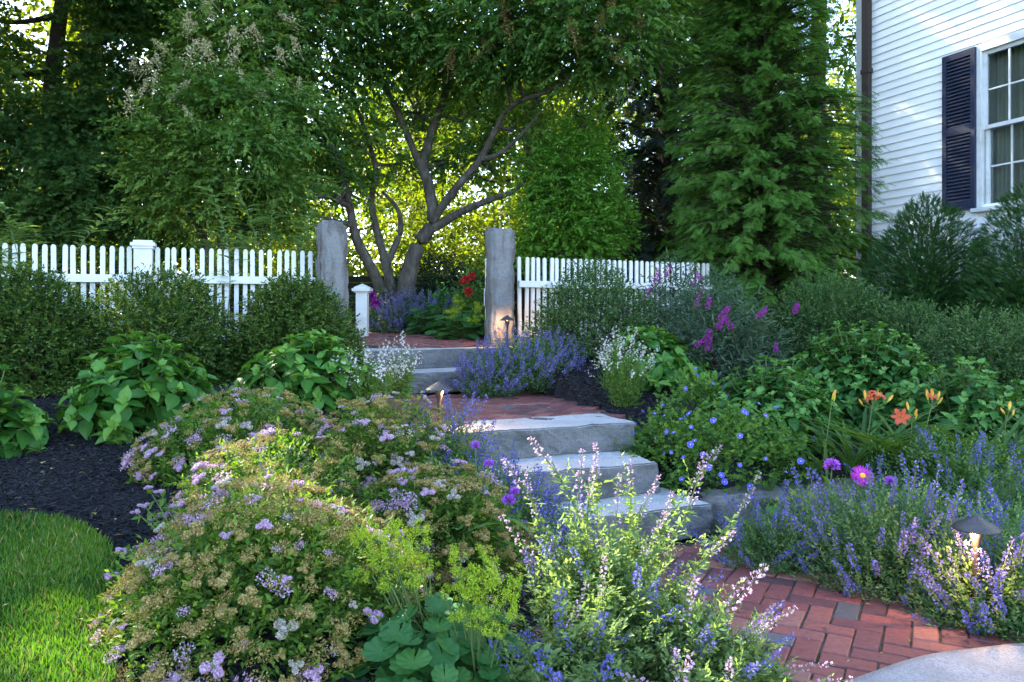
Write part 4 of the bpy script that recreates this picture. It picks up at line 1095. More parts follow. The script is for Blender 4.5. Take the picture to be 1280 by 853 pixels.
leafy("hydrangea_plant", "big-leaved hydrangea behind the white-flowered clump right of the landing", xof(818, 6.5), 6.5, .50, at(0, 408, 6.4)[2] - ground_at(xof(818, 6.5), 6.5), 'hydrangea', 123, 120, .13, "hydrangeas")
for k, (px, Y, rx, top, n, lab) in enumerate([(965, 5.3, .48, 440, 210, "fresh green broad-leaved bush directly behind the cranesbill"), (1085, 5.9, .58, 398, 240, "tallest fresh green broad-leaved bush, behind the orange daylilies"), (1205, 5.3, .55, 445, 220, "fresh green broad-leaved bush behind the right-hand daylilies"), (1320, 5.2, .5, 450, 120, "fresh green broad-leaved bush at the right edge")]):
    X = xof(px, Y)
    leafy("broad_leaved_bush", lab, X, Y, rx, at(0, top, Y)[2] - ground_at(X, Y), 'viburnum', 130 + k, int(n * 1.8), .088, "broad-leaved bushes of the right bed", cat="bush")

# ------------------------------------------------------------------ flower builders
def petals(g, n, r, w, cup=.1, mat=0, var=.5, inner=.0, z=0.0, rng=None):
    V = [[inner, -w * .25, 0], [inner, w * .25, 0], [r * .65, -w, cup * r * .6], [r * .65, w, cup * r * .6], [r, -w * .45, cup * r], [r, w * .45, cup * r]]
    V = np.array(V); t = [[0, 2, 3], [0, 3, 1], [2, 4, 5], [2, 5, 3]]
    for k in range(n):
        a = k * 2 * math.pi / n + (rng.normal() * .05 if rng else 0); c, s = math.cos(a), math.sin(a)
        g.add(np.column_stack([V[:, 0] * c - V[:, 1] * s, V[:, 0] * s + V[:, 1] * c, V[:, 2] + z]), t, np.clip(np.array([.3, .3, .55, .55, .8, .8]) - .5 + var + (rng.normal() * .08 if rng else 0), 0, 1), mat)
def spike_mesh(name, rng, L, whorls, rad, fl, mats, gap=1.0, leafy_=True, taper=.7):
    """A catmint-like spike: stem, whorls of tiny tubular florets, small grey leaves below."""
    g = Geo(); bend = rng.normal(size=2) * .10 * L
    ax = lambda t: np.column_stack([bend[0] * t * t, bend[1] * t * t, t * L])
    tube(g, ax(np.linspace(0, 1, 6)), .0022, .001, 4, a=.5, m=1)
    z = np.linspace(.18, 1, whorls) ** gap
    P, S, Dd, V = [], [], [], []
    for k, t in enumerate(z):
        n = rng.integers(5, 10); a = rng.random(n) * 6.283; r = rad * (1 - taper * t * t) * rng.uniform(.4, 1.1, n)
        c = ax(np.array([t]))[0]
        d = np.column_stack([np.cos(a), np.sin(a), rng.normal(size=n) * .35 + .25])
        P.append(c + d * r[:, None] + np.column_stack([np.zeros((n, 2)), rng.normal(size=n) * rad * .35])); Dd.append(d); S.append(fl * rng.uniform(.7, 1.3, n)); V.append(.45 + rng.normal(size=n) * .26)
    P = np.vstack(P); Dd = np.vstack(Dd); S = np.concatenate(S); V = np.concatenate(V)
    FL = T([[0, 0, 0], [.6, -.42, .12], [1, 0, -.1], [.6, .42, .12]], [[0, 1, 2], [0, 2, 3]])
    scatter(g, FL, P, Dd, rand_dirs(rng, len(P)), S, np.clip(V, 0, 1), 0)
    if leafy_:
        n = 8; t = rng.uniform(0, .45, n); a = rng.random(n) * 6.283
        scatter(g, LEAF2, ax(t), np.column_stack([np.cos(a), np.sin(a), np.full(n, .2)]), np.tile([0, 0, 1.0], (n, 1)) + rng.normal(size=(n, 3)) * .2, np.full(n, rad * 1.6), .5, 1)
    return g.mesh(name, mats)
def orient(d, spin):
    d = Vector(d).normalized(); return (d.to_track_quat('Z', 'Y').to_matrix() @ Matrix.Rotation(spin, 3, 'Z'))

rng = np.random.default_rng(50)
SPK = [spike_mesh("flower_spike", rng, rng.uniform(.13, .22), 11, .0105, .0095, [M['violet'], M['stem']]) for _ in range(6)]
SPKL = [spike_mesh("flower_spike", rng, rng.uniform(.13, .2), 10, .011, .0105, [M['lavender'], M['stem']]) for _ in range(5)]
SPKT = [spike_mesh("flower_spike", rng, rng.uniform(.17, .26), 9, .012, .0095, [M['pink'], M['stem']], .85) for _ in range(3)]
SPKV = [spike_mesh("flower_spike", rng, rng.uniform(.14, .24), 9, .012, .009, [M['lavender' if _ % 2 else 'violet'], M['stem']], .9) for _ in range(4)]

def catmint(label, X, Y, rx, h, seed, n_leaf, n_spk, meshes, zb=None, ry=None, mat='catmint', leaf=.026, name="catmint_plant", group="catmint clumps", scale=1.0, lean=(0, 0), face=None, upz=.9):
    rng = np.random.default_rng(seed); zb = (ground_at(X, Y) if zb is None else zb) - .015
    r = empty(name, (X, Y, zb), label, "flowering plant", group)
    g = Geo(); gs = Geo(); bp = Bumps(rng, 14, .28, 8)
    p, d = dome(rng, int(n_leaf * 1.7), rx, ry or rx, h * .90, -.12, .6, bp)
    dd = d * np.array([1, 1, .6]) + np.array([lean[0], lean[1], upz]) + rng.normal(size=d.shape) * .3
    twigs(g, rng, p - nrm(dd) * .10, dd, .17, 10, leaf, LEAF2, .12, .9, .42 + rng.normal(size=len(p)) * .12, .3, .6)
    for k in range(16):
        e = p[rng.integers(len(p))]
        tube(gs, smooth_line([e * [.15, .15, 0], e * [.5, .5, .6], e], 3), .004, .0015, 4, a=.4)
    gs.build("stem", M['stem'], r); g.build("foliage", M[mat], r)
    p, d = dome(rng, n_spk * 3, rx * 1.02, (ry or rx) * 1.02, h * .88, -.02, .14, bp)
    q = np.ones(len(p)) if face is None else np.exp(1.2 * (d @ nrm(np.array(face))))
    k = rng.choice(len(p), min(n_spk, len(p)), False, q / q.sum())
    for a, b in zip(p[k], d[k]):
        dv = b * np.array([1, 1, .7]) + np.array([lean[0], lean[1], upz]) + rng.normal(size=3) * .22
        link("flower_spike", meshes[rng.integers(len(meshes))], r, a - nrm(dv) * .05, orient(dv, rng.random() * 6), scale * rng.uniform(.75, 1.2))
    return r
FACE = (-.2, -1, .5)
zc = 0.0
catmint("violet catmint spilling over the bricks in front of the mossy kerb", xof(1112, 3.6), 3.65, .45, .46, 150, 1100, 62, SPK, zb=0, face=FACE)
catmint("violet catmint around the mushroom path light", xof(1240, 3.05), 3.1, .28, .36, 151, 800, 46, SPK, zb=0, face=FACE)
catmint("violet catmint at the right edge above the stone slab", xof(1290, 3.15), 3.2, .40, .46, 152, 800, 46, SPK, zb=0, face=FACE)
catmint("tall violet catmint at the right edge below the daylilies", xof(1225, 4.1), 4.15, .55, .60, 153, 1000, 60, SPK, zb=0, face=FACE)
catmint("low violet catmint creeping beside the lime lady's mantle", xof(975, 3.75), 3.85, .26, .24, 154, 400, 40, SPK, zb=0, face=FACE)
catmint("dusky violet catmint mound beside the rusty gatepost", xof(660, 6.65), 6.75, .46, .42, 155, 900, 98, SPKL, face=FACE, scale=1.15, zb=.60)
catmint("dusky violet catmint sprawling over the ends of the upper steps", xof(612, 6.45), 6.5, .26, .36, 156, 500, 70, SPKL, face=FACE, scale=1.1, zb=.55)
catmint("violet catmint in front of the granite slab of the landing", xof(640, 3.75), 3.8, .32, .42, 157, 650, 90, SPK, face=FACE, zb=.1)
catmint("violet catmint left of the path light on the landing", xof(560, 4.05), 4.1, .22, .36, 158, 380, 60, SPK, face=FACE, zb=.36)
catmint("violet catmint on the ends of the two lowest granite steps", xof(690, 3.4), 3.45, .20, .32, 159, 380, 50, SPK, face=FACE, zb=.0)
catmint("grey lavender clump growing in the shade at the foot of the multi-stemmed tree", xof(530, 10.1), 10.1, .62, .52, 160, 700, 90, SPKL, mat='buddleia', name="lavender_plant", group="lavender behind the gate", scale=1.3, face=FACE)
catmint("grey lavender clump right beside the brick walk behind the gateway", xof(500, 9.6), 9.6, .40, .40, 161, 450, 60, SPKL, mat='buddleia', name="lavender_plant", group="lavender behind the gate", scale=1.3, face=FACE)

# tall loose catmint in the foreground, part of it in sun
def tall_catmint(label, X, Y, rx, h, seed, n_st, zb, lean, pink, spires=()):
    rng = np.random.default_rng(seed)
    r = empty("catmint_plant", (X, Y, zb), label, "flowering plant", "catmint clumps")
    g = Geo(); gs = Geo()
    for k in range(n_st):
        a = rng.random() * 6.283; q = math.sqrt(rng.random())
        tip = np.array([math.cos(a) * rx * q + lean[0] * q, math.sin(a) * rx * q + lean[1] * q, h * (1.02 - .5 * q * q) * rng.uniform(.78, 1.08)])
        if k < len(spires): tip = at(*spires[k]) - np.array(r.location) + np.array([0, 0, .02])
        b = tip * np.array([.3, .3, 0]) + np.append(rng.normal(size=2) * .04, 0); mid = b + (tip - b) * np.array([.42, .42, .62])
        br = smooth_line([b, mid, tip], 8); tube(gs, br, .0035, .0016, 4, a=.55)
        n = len(br); idx = np.repeat(np.arange(3, n - 2), 10); dd = nrm(br[idx + 1] - br[idx])
        aa = rng.random(len(idx)) * 6.283
        xd = np.column_stack([np.cos(aa), np.sin(aa), rng.normal(size=len(idx)) * .3 + .15])
        scatter(g, OVATE if False else LEAF2, br[idx] + rng.normal(size=(len(idx), 3)) * .008, xd + dd * .3, np.array([0, 0, 1.0]) + rng.normal(size=(len(idx), 3)) * .4, rng.uniform(.017, .036, len(idx)), np.clip(.5 + rng.normal(size=len(idx)) * .2, 0, 1))
        # side shoots
        i2 = rng.integers(3, n - 2, 5)
        for i_ in i2:
            d2 = np.array([*(rng.normal(size=2) * .6), .8]); twigs(g, rng, br[i_][None], d2[None], .12, 12, .022, LEAF2, .1, .9, .5, .3, .6)
        dv = br[-1] - br[-4]
        if k < 90:
            if k < len(spires) or rng.random() < .5:
                ms = SPKT if (k < len(spires) or rng.random() < pink * .6) else SPKV
                link("flower_spike", ms[rng.integers(len(ms))], r, br[-1] - nrm(dv) * .07, orient(dv + rng.normal(size=3) * .01, rng.random() * 6), rng.uniform(.65, 1.1))
    gs.build("stem", M['stem'], r); g.build("foliage", M['catmint_sunlit'], r)
tall_catmint("tall loose catmint in the foreground with sunlit pale leaves and pinkish spikes", xof(752, 2.35), 2.4, .33, .52, 170, 120, .0, (.06, -.02), .40, spires=[(690, 585, 2.5), (745, 590, 2.5), (735, 620, 2.45), (790, 605, 2.5), (802, 640, 2.45), (880, 590, 2.6), (870, 630, 2.5), (655, 610, 2.5), (668, 640, 2.45), (835, 650, 2.45), (720, 645, 2.4), (770, 650, 2.4), (900, 690, 2.4), (930, 640, 2.5)])
tall_catmint("lower catmint in the foreground leaning across the bricks with violet spikes", xof(835, 2.25), 2.25, .24, .36, 171, 80, .0, (.15, -.02), .7)
tall_catmint("foreground catmint with violet spikes between lady's mantle and the bottom edge", xof(715, 2.15), 2.15, .17, .34, 172, 40, .05, (0, -.02), .05)

# ------------------------------------------------------------------ spireas: dense mounds with flat flower clusters
rng = np.random.default_rng(51)
def corymb(mats, rng, n=190):
    g = Geo(); a = rng.random(n) * 6.283; q = np.sqrt(rng.random(n))
    # several small domes make one cluster
    cc = np.array([[math.cos(k * 2.1) * .55 * (k > 0), math.sin(k * 2.1) * .55 * (k > 0), rng.normal() * .05] for k in range(6)])
    w = rng.integers(0, 6, n); rr = .38 * q
    p = cc[w] + np.column_stack([rr * np.cos(a), rr * np.sin(a), .2 * np.sqrt(np.clip(1 - (rr / .4) ** 2, 0, 1))])
    OCT = T([[1, 0, 0], [-1, 0, 0], [0, 1, 0], [0, -1, 0], [0, 0, 1], [0, 0, -.4]], [[0, 2, 4], [2, 1, 4], [1, 3, 4], [3, 0, 4], [2, 0, 5], [1, 2, 5], [3, 1, 5], [0, 3, 5]])
    scatter(g, OCT, p, rand_dirs(rng, n), rand_dirs(rng, n), rng.uniform(.07, .13, n), np.clip(.45 + rng.normal(size=n) * .3, 0, 1), 0)
    for c in cc: lathe(g, [(.33, -.08), (.29, .03), (.18, .11), (.01, .14)], 7, .12, 0, c)
    for c in cc: tube(g, [(0, 0, -.7), tuple(c + [0, 0, -.02])], .03, .02, 3, a=.4, m=1)
    return g.mesh("flower_cluster", mats)
CT = [corymb([M['tan'], M['stem']], rng) for _ in range(3)]; CP = [corymb([M['pink'], M['stem']], rng) for _ in range(3)]; CC = [corymb([M['cream'], M['stem']], rng) for _ in range(3)]
def spirea(label, X, Y, rx, h, seed, n_leaf, n_cl, mix, zb, ry=None, cs=.031, face=(0, -.8, .8), rest=0):
    r, rng, bp = bush("spirea_bush", label, X, Y, rx, h, 'spirea', seed, n_leaf, .030, 11, .15, "spirea mounds", ry, NARROW if False else LEAF2, .25, -.3, .5, .45, .6, .35, .5, 14, .22, "flowering bush", zb)
    p, d = dome(rng, (n_cl + rest) * 3, rx * 1.0, (ry or rx) * 1.0, h * 1.0, -.25, .06, bp)
    q = np.exp(1.6 * (d @ nrm(np.array(face)))); k = rng.choice(len(p), min(len(p), n_cl + rest), False, q / q.sum())
    pool = [CT, CP, CC]
    g = Geo()
    for i_, (a, b) in enumerate(zip(p[k], d[k])):
        dv = b * .6 + np.array([0, 0, .8]) + rng.normal(size=3) * .2
        s = cs * rng.uniform(.45, 1.35)
        kind = rng.choice(3, p=mix)
        # fresh flowers come in patches
        pz = mnoise.noise(Vector((a[0] * 5 + seed, a[1] * 5, a[2] * 5)))
        if pz > .30 and rng.random() < .5: kind = 1
        if i_ < n_cl:
            ms = pool[kind]
            link("flower_cluster", ms[rng.integers(3)], r, a + nrm(dv) * .04, orient(dv, rng.random() * 6), s)
        else:
            n = 70; aa = rng.random(n) * 6.283; qq = np.sqrt(rng.random(n)) * s * .9
            R_ = np.array(orient(dv, 0)); loc = np.column_stack([qq * np.cos(aa), qq * np.sin(aa), rng.normal(size=n) * .004]) @ R_.T + a + nrm(dv) * .035
            scatter(g, LEAF2, loc, rand_dirs(rng, n), rand_dirs(rng, n), np.full(n, s * .3), np.clip(.45 + rng.normal(size=n) * .3, 0, 1), 0 if kind != 1 else 1)
    if rest:
        o_ = g.build("flower_clusters", [M['tan'], M['pink']], r); o_['kind'] = 'stuff'
    return r
spirea("largest spirea mound with tan seed heads in the foreground beside the lawn", -.79, 2.60, .47, .46, 180, 3000, 100, (.72, .15, .13), .20, .52, rest=330)
spirea("spirea mound with its crest glowing yellow in the sun", -.98, 3.12, .36, .40, 185, 1300, 95, (.66, .24, .10), .30, .36, rest=140)
spirea("spirea mound between the two lime-flowered lady's mantles and the landing", xof(545, 3.2), 3.25, .36, .42, 181, 1400, 95, (.78, .08, .14), .20, .34, rest=160)
spirea("spirea mound with lilac flowers before the middle hydrangeas", xof(300, 3.95), 4.0, .50, .36, 182, 1600, 95, (.62, .26, .12), .43, .42, rest=160)
spirea("spirea mound left of the landing's path light, whitish flowers", xof(470, 3.75), 3.8, .30, .38, 183, 900, 80, (.52, .16, .32), .40, .30, rest=80)
# stray stems reaching out of the big mound over the lawn
rng = np.random.default_rng(52)
r = empty("spirea_bush", (-1.16, 2.42, .24), "straggling spirea shoots with lilac heads overhanging the lawn edge", "flowering bush", "spirea mounds")
g = Geo(); gl = Geo()
for (px, py, Y) in [(160, 690, 2.75), (150, 688, 2.76), (175, 683, 2.8), (190, 650, 2.95), (205, 645, 2.95), (138, 720, 2.6), (120, 780, 2.35), (130, 825, 2.25), (145, 815, 2.22), (155, 810, 2.22), (128, 772, 2.36), (170, 640, 3.0), (180, 632, 3.05), (140, 835, 2.2), (200, 615, 3.1), (185, 610, 3.1)]:
    e = at(px, py, Y) - np.array(r.location); b = np.array([.15, .12, .02])
    br = smooth_line([b, (b + e) / 2 + [0, 0, .05], e], 5); tube(g, br, .003, .0015, 4, a=.4)
    idx = np.repeat(np.arange(3, len(br) - 1), 3)
    scatter(gl, LEAF2, br[idx], rng.normal(size=(len(idx), 3)) + [0, 0, .2], np.array([0, 0, 1.0]) + rng.normal(size=(len(idx), 3)) * .3, np.full(len(idx), .036), .5)
    link("flower_cluster", (CP if rng.random() < .75 else CC)[rng.integers(3)], r, e, orient((0, -.1, 1), rng.random() * 6), rng.uniform(.022, .03))
g.build("stem", M['stem'], r); gl.build("foliage", M['spirea'], r)

# ------------------------------------------------------------------ lady's mantle
def mantle(label, X, Y, rx, h, seed, n, zb, sprays, leaf=.10, name="ladys_mantle"):
    rng = np.random.default_rng(seed)
    r = empty(name, (X, Y, zb), label, "flowering plant", "lady's mantles"); g = Geo(); gs = Geo()
    p, d = dome(rng, n, rx, rx, h, .0, .55)
    for a, b in zip(p, d):
        tube(gs, smooth_line([a * [.2, .2, 0], a * [.6, .6, .8], a], 3), .0028, .0018, 4, a=.4)
    xd = d * np.array([1, 1, .0]) + np.array([0, 0, -.22]) + rng.normal(size=d.shape) * .2
    scatter(g, MANTLE, p, xd, d * .8 + np.array([0, -.15, .8]) + rng.normal(size=d.shape) * .18, leaf * rng.uniform(.65, 1.15, len(p)), np.clip(.45 + rng.normal(size=len(p)) * .18, 0, 1))
    g.build("foliage", M['mantle'], r, True)
    ms = []
    for k in range(3):
        gf = Geo(); n_ = 520; w = rng.normal(size=(9, 3)) * [.35, .35, .3] + [0, 0, .75]
        c = w[rng.integers(0, 9, n_)] + rng.normal(size=(n_, 3)) * .11
        scatter(gf, LEAF2, c, rand_dirs(rng, n_), rand_dirs(rng, n_), rng.uniform(.08, .14, n_), np.clip(.5 + rng.normal(size=n_) * .25, 0, 1), 0)
        for q in w: tube(gf, [(0, 0, -.6), (0, 0, .1), tuple(q)], .012, .006, 3, a=.6, m=1)
        ms.append(gf.mesh("flower_spray", [M['lime'], M['stem']]))
    for (px, py, Y_, s) in sprays:
        e = at(px, py, Y_) - np.array(r.location)
        tube(gs, smooth_line([e * [.3, .3, 0], e * [.7, .7, .6], e - [0, 0, s * .3]], 4), .0028, .002, 4, a=.6)
        link("flower_spray", ms[rng.integers(3)], r, e - np.array([0, 0, s * .7]), (rng.normal() * .3, rng.normal() * .3, rng.random() * 6), s * .85)
    gs.build("stem", M['stem'], r)
mantle("lady's mantle with round pleated leaves at the bottom, between spirea and catmint", xof(548, 2.28), 2.32, .22, .20, 190, 150, .14,
       [(455, 668, 2.42, .06), (475, 662, 2.42, .07), (500, 662, 2.44, .075), (522, 672, 2.44, .07), (490, 682, 2.4, .08), (468, 690, 2.4, .06), (512, 692, 2.42, .07), (535, 690, 2.44, .055), (498, 705, 2.4, .065), (484, 672, 2.4, .07), (465, 712, 2.36, .06), (488, 725, 2.34, .06), (515, 716, 2.36, .065), (530, 708, 2.38, .05), (478, 700, 2.38, .06)], .09)
mantle("lady's mantle with tall lime flower froth beside the sunlit catmint", xof(600, 2.25), 2.27, .12, .14, 191, 26, .12,
       [(575, 690, 2.2, .05), (590, 712, 2.2, .06), (608, 725, 2.18, .08), (625, 718, 2.18, .08), (600, 745, 2.16, .07), (632, 740, 2.15, .06), (618, 760, 2.15, .07), (605, 690, 2.2, .05), (570, 718, 2.2, .045), (597, 770, 2.14, .055), (585, 735, 2.16, .05), (640, 765, 2.12, .05), (585, 765, 2.12, .05), (625, 785, 2.1, .05), (555, 735, 2.2, .04), (648, 722, 2.2, .045)], .08)
mantle("small lady's mantle growing against the mossy kerb", xof(985, 4.05), 4.12, .17, .15, 192, 36, .0, [(985, 618, 4.25, .07), (975, 632, 4.2, .06), (998, 625, 4.2, .06), (1010, 618, 4.25, .05)], .09)
mantle("yellow green lady's mantle mound beside the rusty gatepost's left side", xof(578, 8.6), 8.7, .36, .30, 193, 150, ground_at(xof(578, 8.6), 8.7), [(575, 385, 8.6, .13), (590, 380, 8.6, .13), (560, 392, 8.6, .12), (568, 375, 8.7, .12), (585, 395, 8.5, .13), (598, 392, 8.5, .1)], .12)
mantle("darker leafy lady's mantle mound nearer the lavender", xof(545, 9.2), 9.25, .34, .34, 194, 130, ground_at(xof(545, 9.2), 9.25), [], .12)

# ------------------------------------------------------------------ cranesbill with blue flowers
rng = np.random.default_rng(53)
BL = []
for k in range(3):
    g = Geo(); petals(g, 5, .0175, .0102, .05 + .22 * k, 0, .5, .0, 0, rng); lathe(g, [(.004, .0), (.0035, .004), (.0003, .005)], 7, .8, 1); tube(g, [(0, 0, -.035), (0, 0, 0)], .001, .001, 3, .5, 2)
    BL.append(g.mesh("flower", [M['blue'], M['whitepetal'], M['stem']]))
def cranesbill(label, X, Y, rx, ry, h, seed, n, fl, zb, extra=()):
    r, rng, bp = bush("cranesbill_plant", label, X, Y, rx, h, 'geranium', seed, n, .038, 8, .16, "cranesbill clumps", ry, PALMATE, .2, -.25, .45, .5, .8, .3, .4, 12, .25, "flowering plant", zb)
    p, d = dome(rng, fl * 3, rx * 1.04, ry * 1.04, h * 1.04, -.1, .06, bp)
    q = np.exp(1.8 * (d @ nrm(np.array([-.3, -1, .4])))); k = rng.choice(len(p), fl, False, q / q.sum())
    for a, b in zip(p[k], d[k]):
        dv = b + np.array([-.1, -.3, .35]) + rng.normal(size=3) * .55
        link("flower", BL[rng.integers(3)], r, a + nrm(b) * .045, orient(dv, rng.random() * 6), rng.uniform(.6, 1.15))
cranesbill("blue-flowered cranesbill spilling over the ends of the lower granite steps", xof(900, 4.75), 4.8, .52, .42, .50, 200, 900, 46, .14)
cranesbill("blue-flowered cranesbill creeping between the white-flowered clump and the broad-leaved bush", xof(872, 5.5), 5.5, .26, .24, .36, 201, 300, 16, .42)
cranesbill("small cranesbill hanging over the right end of the thick landing slab", xof(822, 4.95), 5.0, .17, .2, .26, 202, 170, 9, .34)

# white-flowered clumps
def white_clump(label, X, Y, rx, h, seed, zb, n_fl, n=420):
    rng = np.random.default_rng(seed)
    r = empty("gaura_plant", (X, Y, zb), label, "flowering plant", "white-flowered clumps"); gs = Geo(); g = Geo(); tips = []
    for k in range(int(n / 5)):
        a = rng.random() * 6.283; q = math.sqrt(rng.random())
        e = np.array([math.cos(a) * rx * q, math.sin(a) * rx * q, h * (1.05 - .45 * q * q) * rng.uniform(.7, 1.05)])
        br = smooth_line([e * [.4, .4, 0], e * [.6, .6, .55], e], 5); tube(gs, br, .0022, .001, 3, a=.6); tips.append(br)
        idx = np.repeat(np.arange(0, len(br) - 3), 3)
        scatter(g, NARROW, br[idx] + rng.normal(size=(len(idx), 3)) * .012, rng.normal(size=(len(idx), 3)) + [0, 0, .8], rng.normal(size=(len(idx), 3)) + [0, 0, .5], rng.uniform(.03, .055, len(idx)), np.clip(.55 + rng.normal(size=len(idx)) * .2, 0, 1))
    gs.build("stem", M['stem'], r); g.build("foliage", M['geranium'], r)
    ms = []
    for k in range(3):
        gf = Geo(); m_ = 9
        for i_ in range(m_):
            gg = Geo(); petals(gg, 4, .0125, .0055, .15, 0, .5, 0, 0, rng)
            R_ = np.array(orient(np.array([rng.normal() * .6, rng.normal() * .6, .6]), rng.random() * 6)); off = np.array([rng.normal() * .016, rng.normal() * .016, .018 * i_ - .05])
            for v_, t_, a_ in zip(gg.v, gg.t, gg.a): gf.add(v_ @ R_.T + off, t_ - t_.min(), a_, 0)
        tube(gf, [(0, 0, -.06), (0, 0, .11)], .0014, .0008, 3, .6, 1)
        ms.append(gf.mesh("flower_spray", [M['whitepetal'], M['stem']]))
    for k in rng.permutation(len(tips))[:n_fl]:
        br = tips[k]; link("flower_spray", ms[rng.integers(3)], r, br[-1], orient(br[-1] - br[-3], rng.random() * 6), rng.uniform(.42, .68))
white_clump("white-flowered airy clump on the mulch right of the brick landing", xof(782, 5.75), 5.8, .25, .50, 210, ground_at(xof(782, 5.8), 5.8), 76)
white_clump("white-flowered airy clump left of the upper granite steps", xof(455, 5.1), 5.15, .26, .40, 211, .56, 76)
white_clump("white-flowered airy stems leaning over the end of the topmost step", xof(500, 5.5), 5.5, .16, .36, 212, .60, 30, 170)

# ------------------------------------------------------------------ butterfly bushes
def buddleia(label, X, Y, rx, h, seed, heads, n=650):
    r, rng, bp = bush("butterfly_bush", label, X, Y, rx, h, 'buddleia', seed, n, .085, 9, .32, "butterfly bushes", None, NARROW, .35, -.1, .5, .45, .7, .35, .5, 14, .3, "flowering bush")
    ms = []
    for k in range(3):
        g = Geo(); m_ = 170; t = rng.random(m_); a = rng.random(m_) * 6.283; q = (.17 * (1 - .75 * t)) * rng.uniform(.5, 1, m_)
        scatter(g, LEAF2, np.column_stack([q * np.cos(a), q * np.sin(a), t]), np.column_stack([np.cos(a), np.sin(a), np.full(m_, .3)]), rand_dirs(rng, m_), rng.uniform(.08, .14, m_), np.clip(.45 + rng.normal(size=m_) * .3, 0, 1), 0)
        tube(g, [(0, 0, -.5), (0, 0, .9)], .014, .006, 4, .4, 1)
        ms.append(g.mesh("flower_panicle", [M['magenta'], M['stem']]))
    for (px, py, Y_, s) in heads:
        dv = np.array([rng.normal() * .5, -.3 + rng.normal() * .3, .7])
        link("flower_panicle", ms[rng.integers(3)], r, at(px, py, Y_) - np.array(r.location) - nrm(dv) * s * .5, orient(dv, rng.random() * 6), s)
buddleia("silvery butterfly bush with the largest magenta panicles, left of the broad-leaved bushes", xof(895, 6.9), 6.95, .58, at(0, 350, 7)[2] - ground_at(xof(895, 7), 7), 220,
         [(905, 392, 6.35, .15), (910, 402, 6.35, .14), (900, 405, 6.35, .13), (953, 391, 6.4, .14), (883, 423, 6.3, .15), (886, 430, 6.3, .12), (886, 379, 6.5, .11), (872, 375, 6.5, .1), (995, 385, 6.6, .13), (970, 434, 6.3, .1), (873, 430, 6.3, .1)])
buddleia("silvery butterfly bush with small magenta tips against the right fence", xof(856, 7.9), 7.95, .56, at(0, 322, 7.9)[2] - ground_at(xof(838, 7.9), 7.9), 221,
         [(822, 345, 7.5, .15), (835, 340, 7.5, .12), (812, 362, 7.5, .11), (805, 372, 7.5, .12), (874, 345, 7.5, .12), (868, 352, 7.5, .13), (780, 385, 7.3, .1), (845, 415, 7.2, .1), (818, 418, 7.2, .11), (876, 362, 7.4, .1)], 620)

# ------------------------------------------------------------------ daylilies
rng = np.random.default_rng(54)
def lily_flower():
    g = Geo()
    for k in range(6):
        a = k * math.pi / 3; w = .014 if k % 2 else .019
        xs_ = [0, .35, .7, 1.0]; rr = [.004, .016, .042, .062]; zz = [0, .03, .048, .040]; ww = [.004, .8, 1, .3]
        v = []
        for r_, z_, q in zip(rr, zz, ww):
            for s in (-1, 0, 1):
                c, sn = math.cos(a), math.sin(a); y = s * w * (q if q > .01 else .2)
                v.append([r_ * c - y * sn, r_ * sn + y * c, z_ + (.004 if s else 0) * (1 if q > .1 else 0)])
        t = []
        for i_ in range(3):
            for s in range(2): b = i_ * 3 + s; t += [[b, b + 3, b + 4], [b, b + 4, b + 1]]
        g.add(v, t, np.repeat([.95, .6, .3, .45], 3), 0)
    for k in range(5):
        a = k * 1.257; tube(g, [(0, 0, .01), (.006 * math.cos(a), .006 * math.sin(a), .05), (.014 * math.cos(a), .014 * math.sin(a), .07)], .0009, .0009, 3, .6, 1)
    tube(g, [(0, 0, -.05), (0, 0, .004)], .003, .004, 5, .6, 2)
    return g.mesh("flower", [M['salmon'], M['gold'], M['stem']], True)
def bud_mesh():
    g = Geo(); lathe(g, [(.002, 0), (.006, .008), (.0085, .025), (.0095, .04), (.007, .056), (.0015, .066)], 8, m=0)
    g.a[-1] = np.clip(np.repeat([.0, .1, .35, .7, .9, 1.0], 8), 0, 1); tube(g, [(0, 0, -.02), (0, 0, .002)], .002, .002, 4, .6, 1)
    return g.mesh("flower_bud", [M['bud'], M['stem']], True)
LF, LB = lily_flower(), bud_mesh()
def daylily(label, X, Y, zb, seed, scapes, n=34, ll=.55):
    rng = np.random.default_rng(seed)
    r = empty("daylily_plant", (X, Y, zb), label, "flowering plant", "daylilies"); g = Geo(); gs = Geo()
    a = rng.random(n) * 6.283; p = np.column_stack([rng.normal(size=(n, 2)) * .05, np.zeros(n)])
    xd = np.column_stack([np.cos(a) * .45, np.sin(a) * .45, np.full(n, 1.0)]); nd = np.column_stack([-np.cos(a), -np.sin(a), np.full(n, .5)])
    scatter(g, STRAP, p, xd, nd, ll * rng.uniform(.65, 1.15, n), np.clip(.5 + rng.normal(size=n) * .18, 0, 1))
    g.build("foliage", M['strap'], r, True)
    for (px, py, Y_, items) in scapes:
        e = at(px, py, Y_) - np.array(r.location)
        tube(gs, smooth_line([e * [.2, .2, 0], e * [.7, .7, .6], e], 6), .004, .0028, 5, a=.65)
        for (kind, dx, dz, dv, s) in items:
            q = e + np.array([dx, rng.normal() * .01, dz])
            tube(gs, [tuple(e - [0, 0, .03]), tuple(q)], .0026, .0022, 4, a=.65)
            link("flower" if kind == 'f' else "flower_bud", LF if kind == 'f' else LB, r, q, orient(dv + rng.normal(size=3) * .2, rng.random() * 6), s * .85)
    if gs.v: gs.build("stem", M['stem'], r)
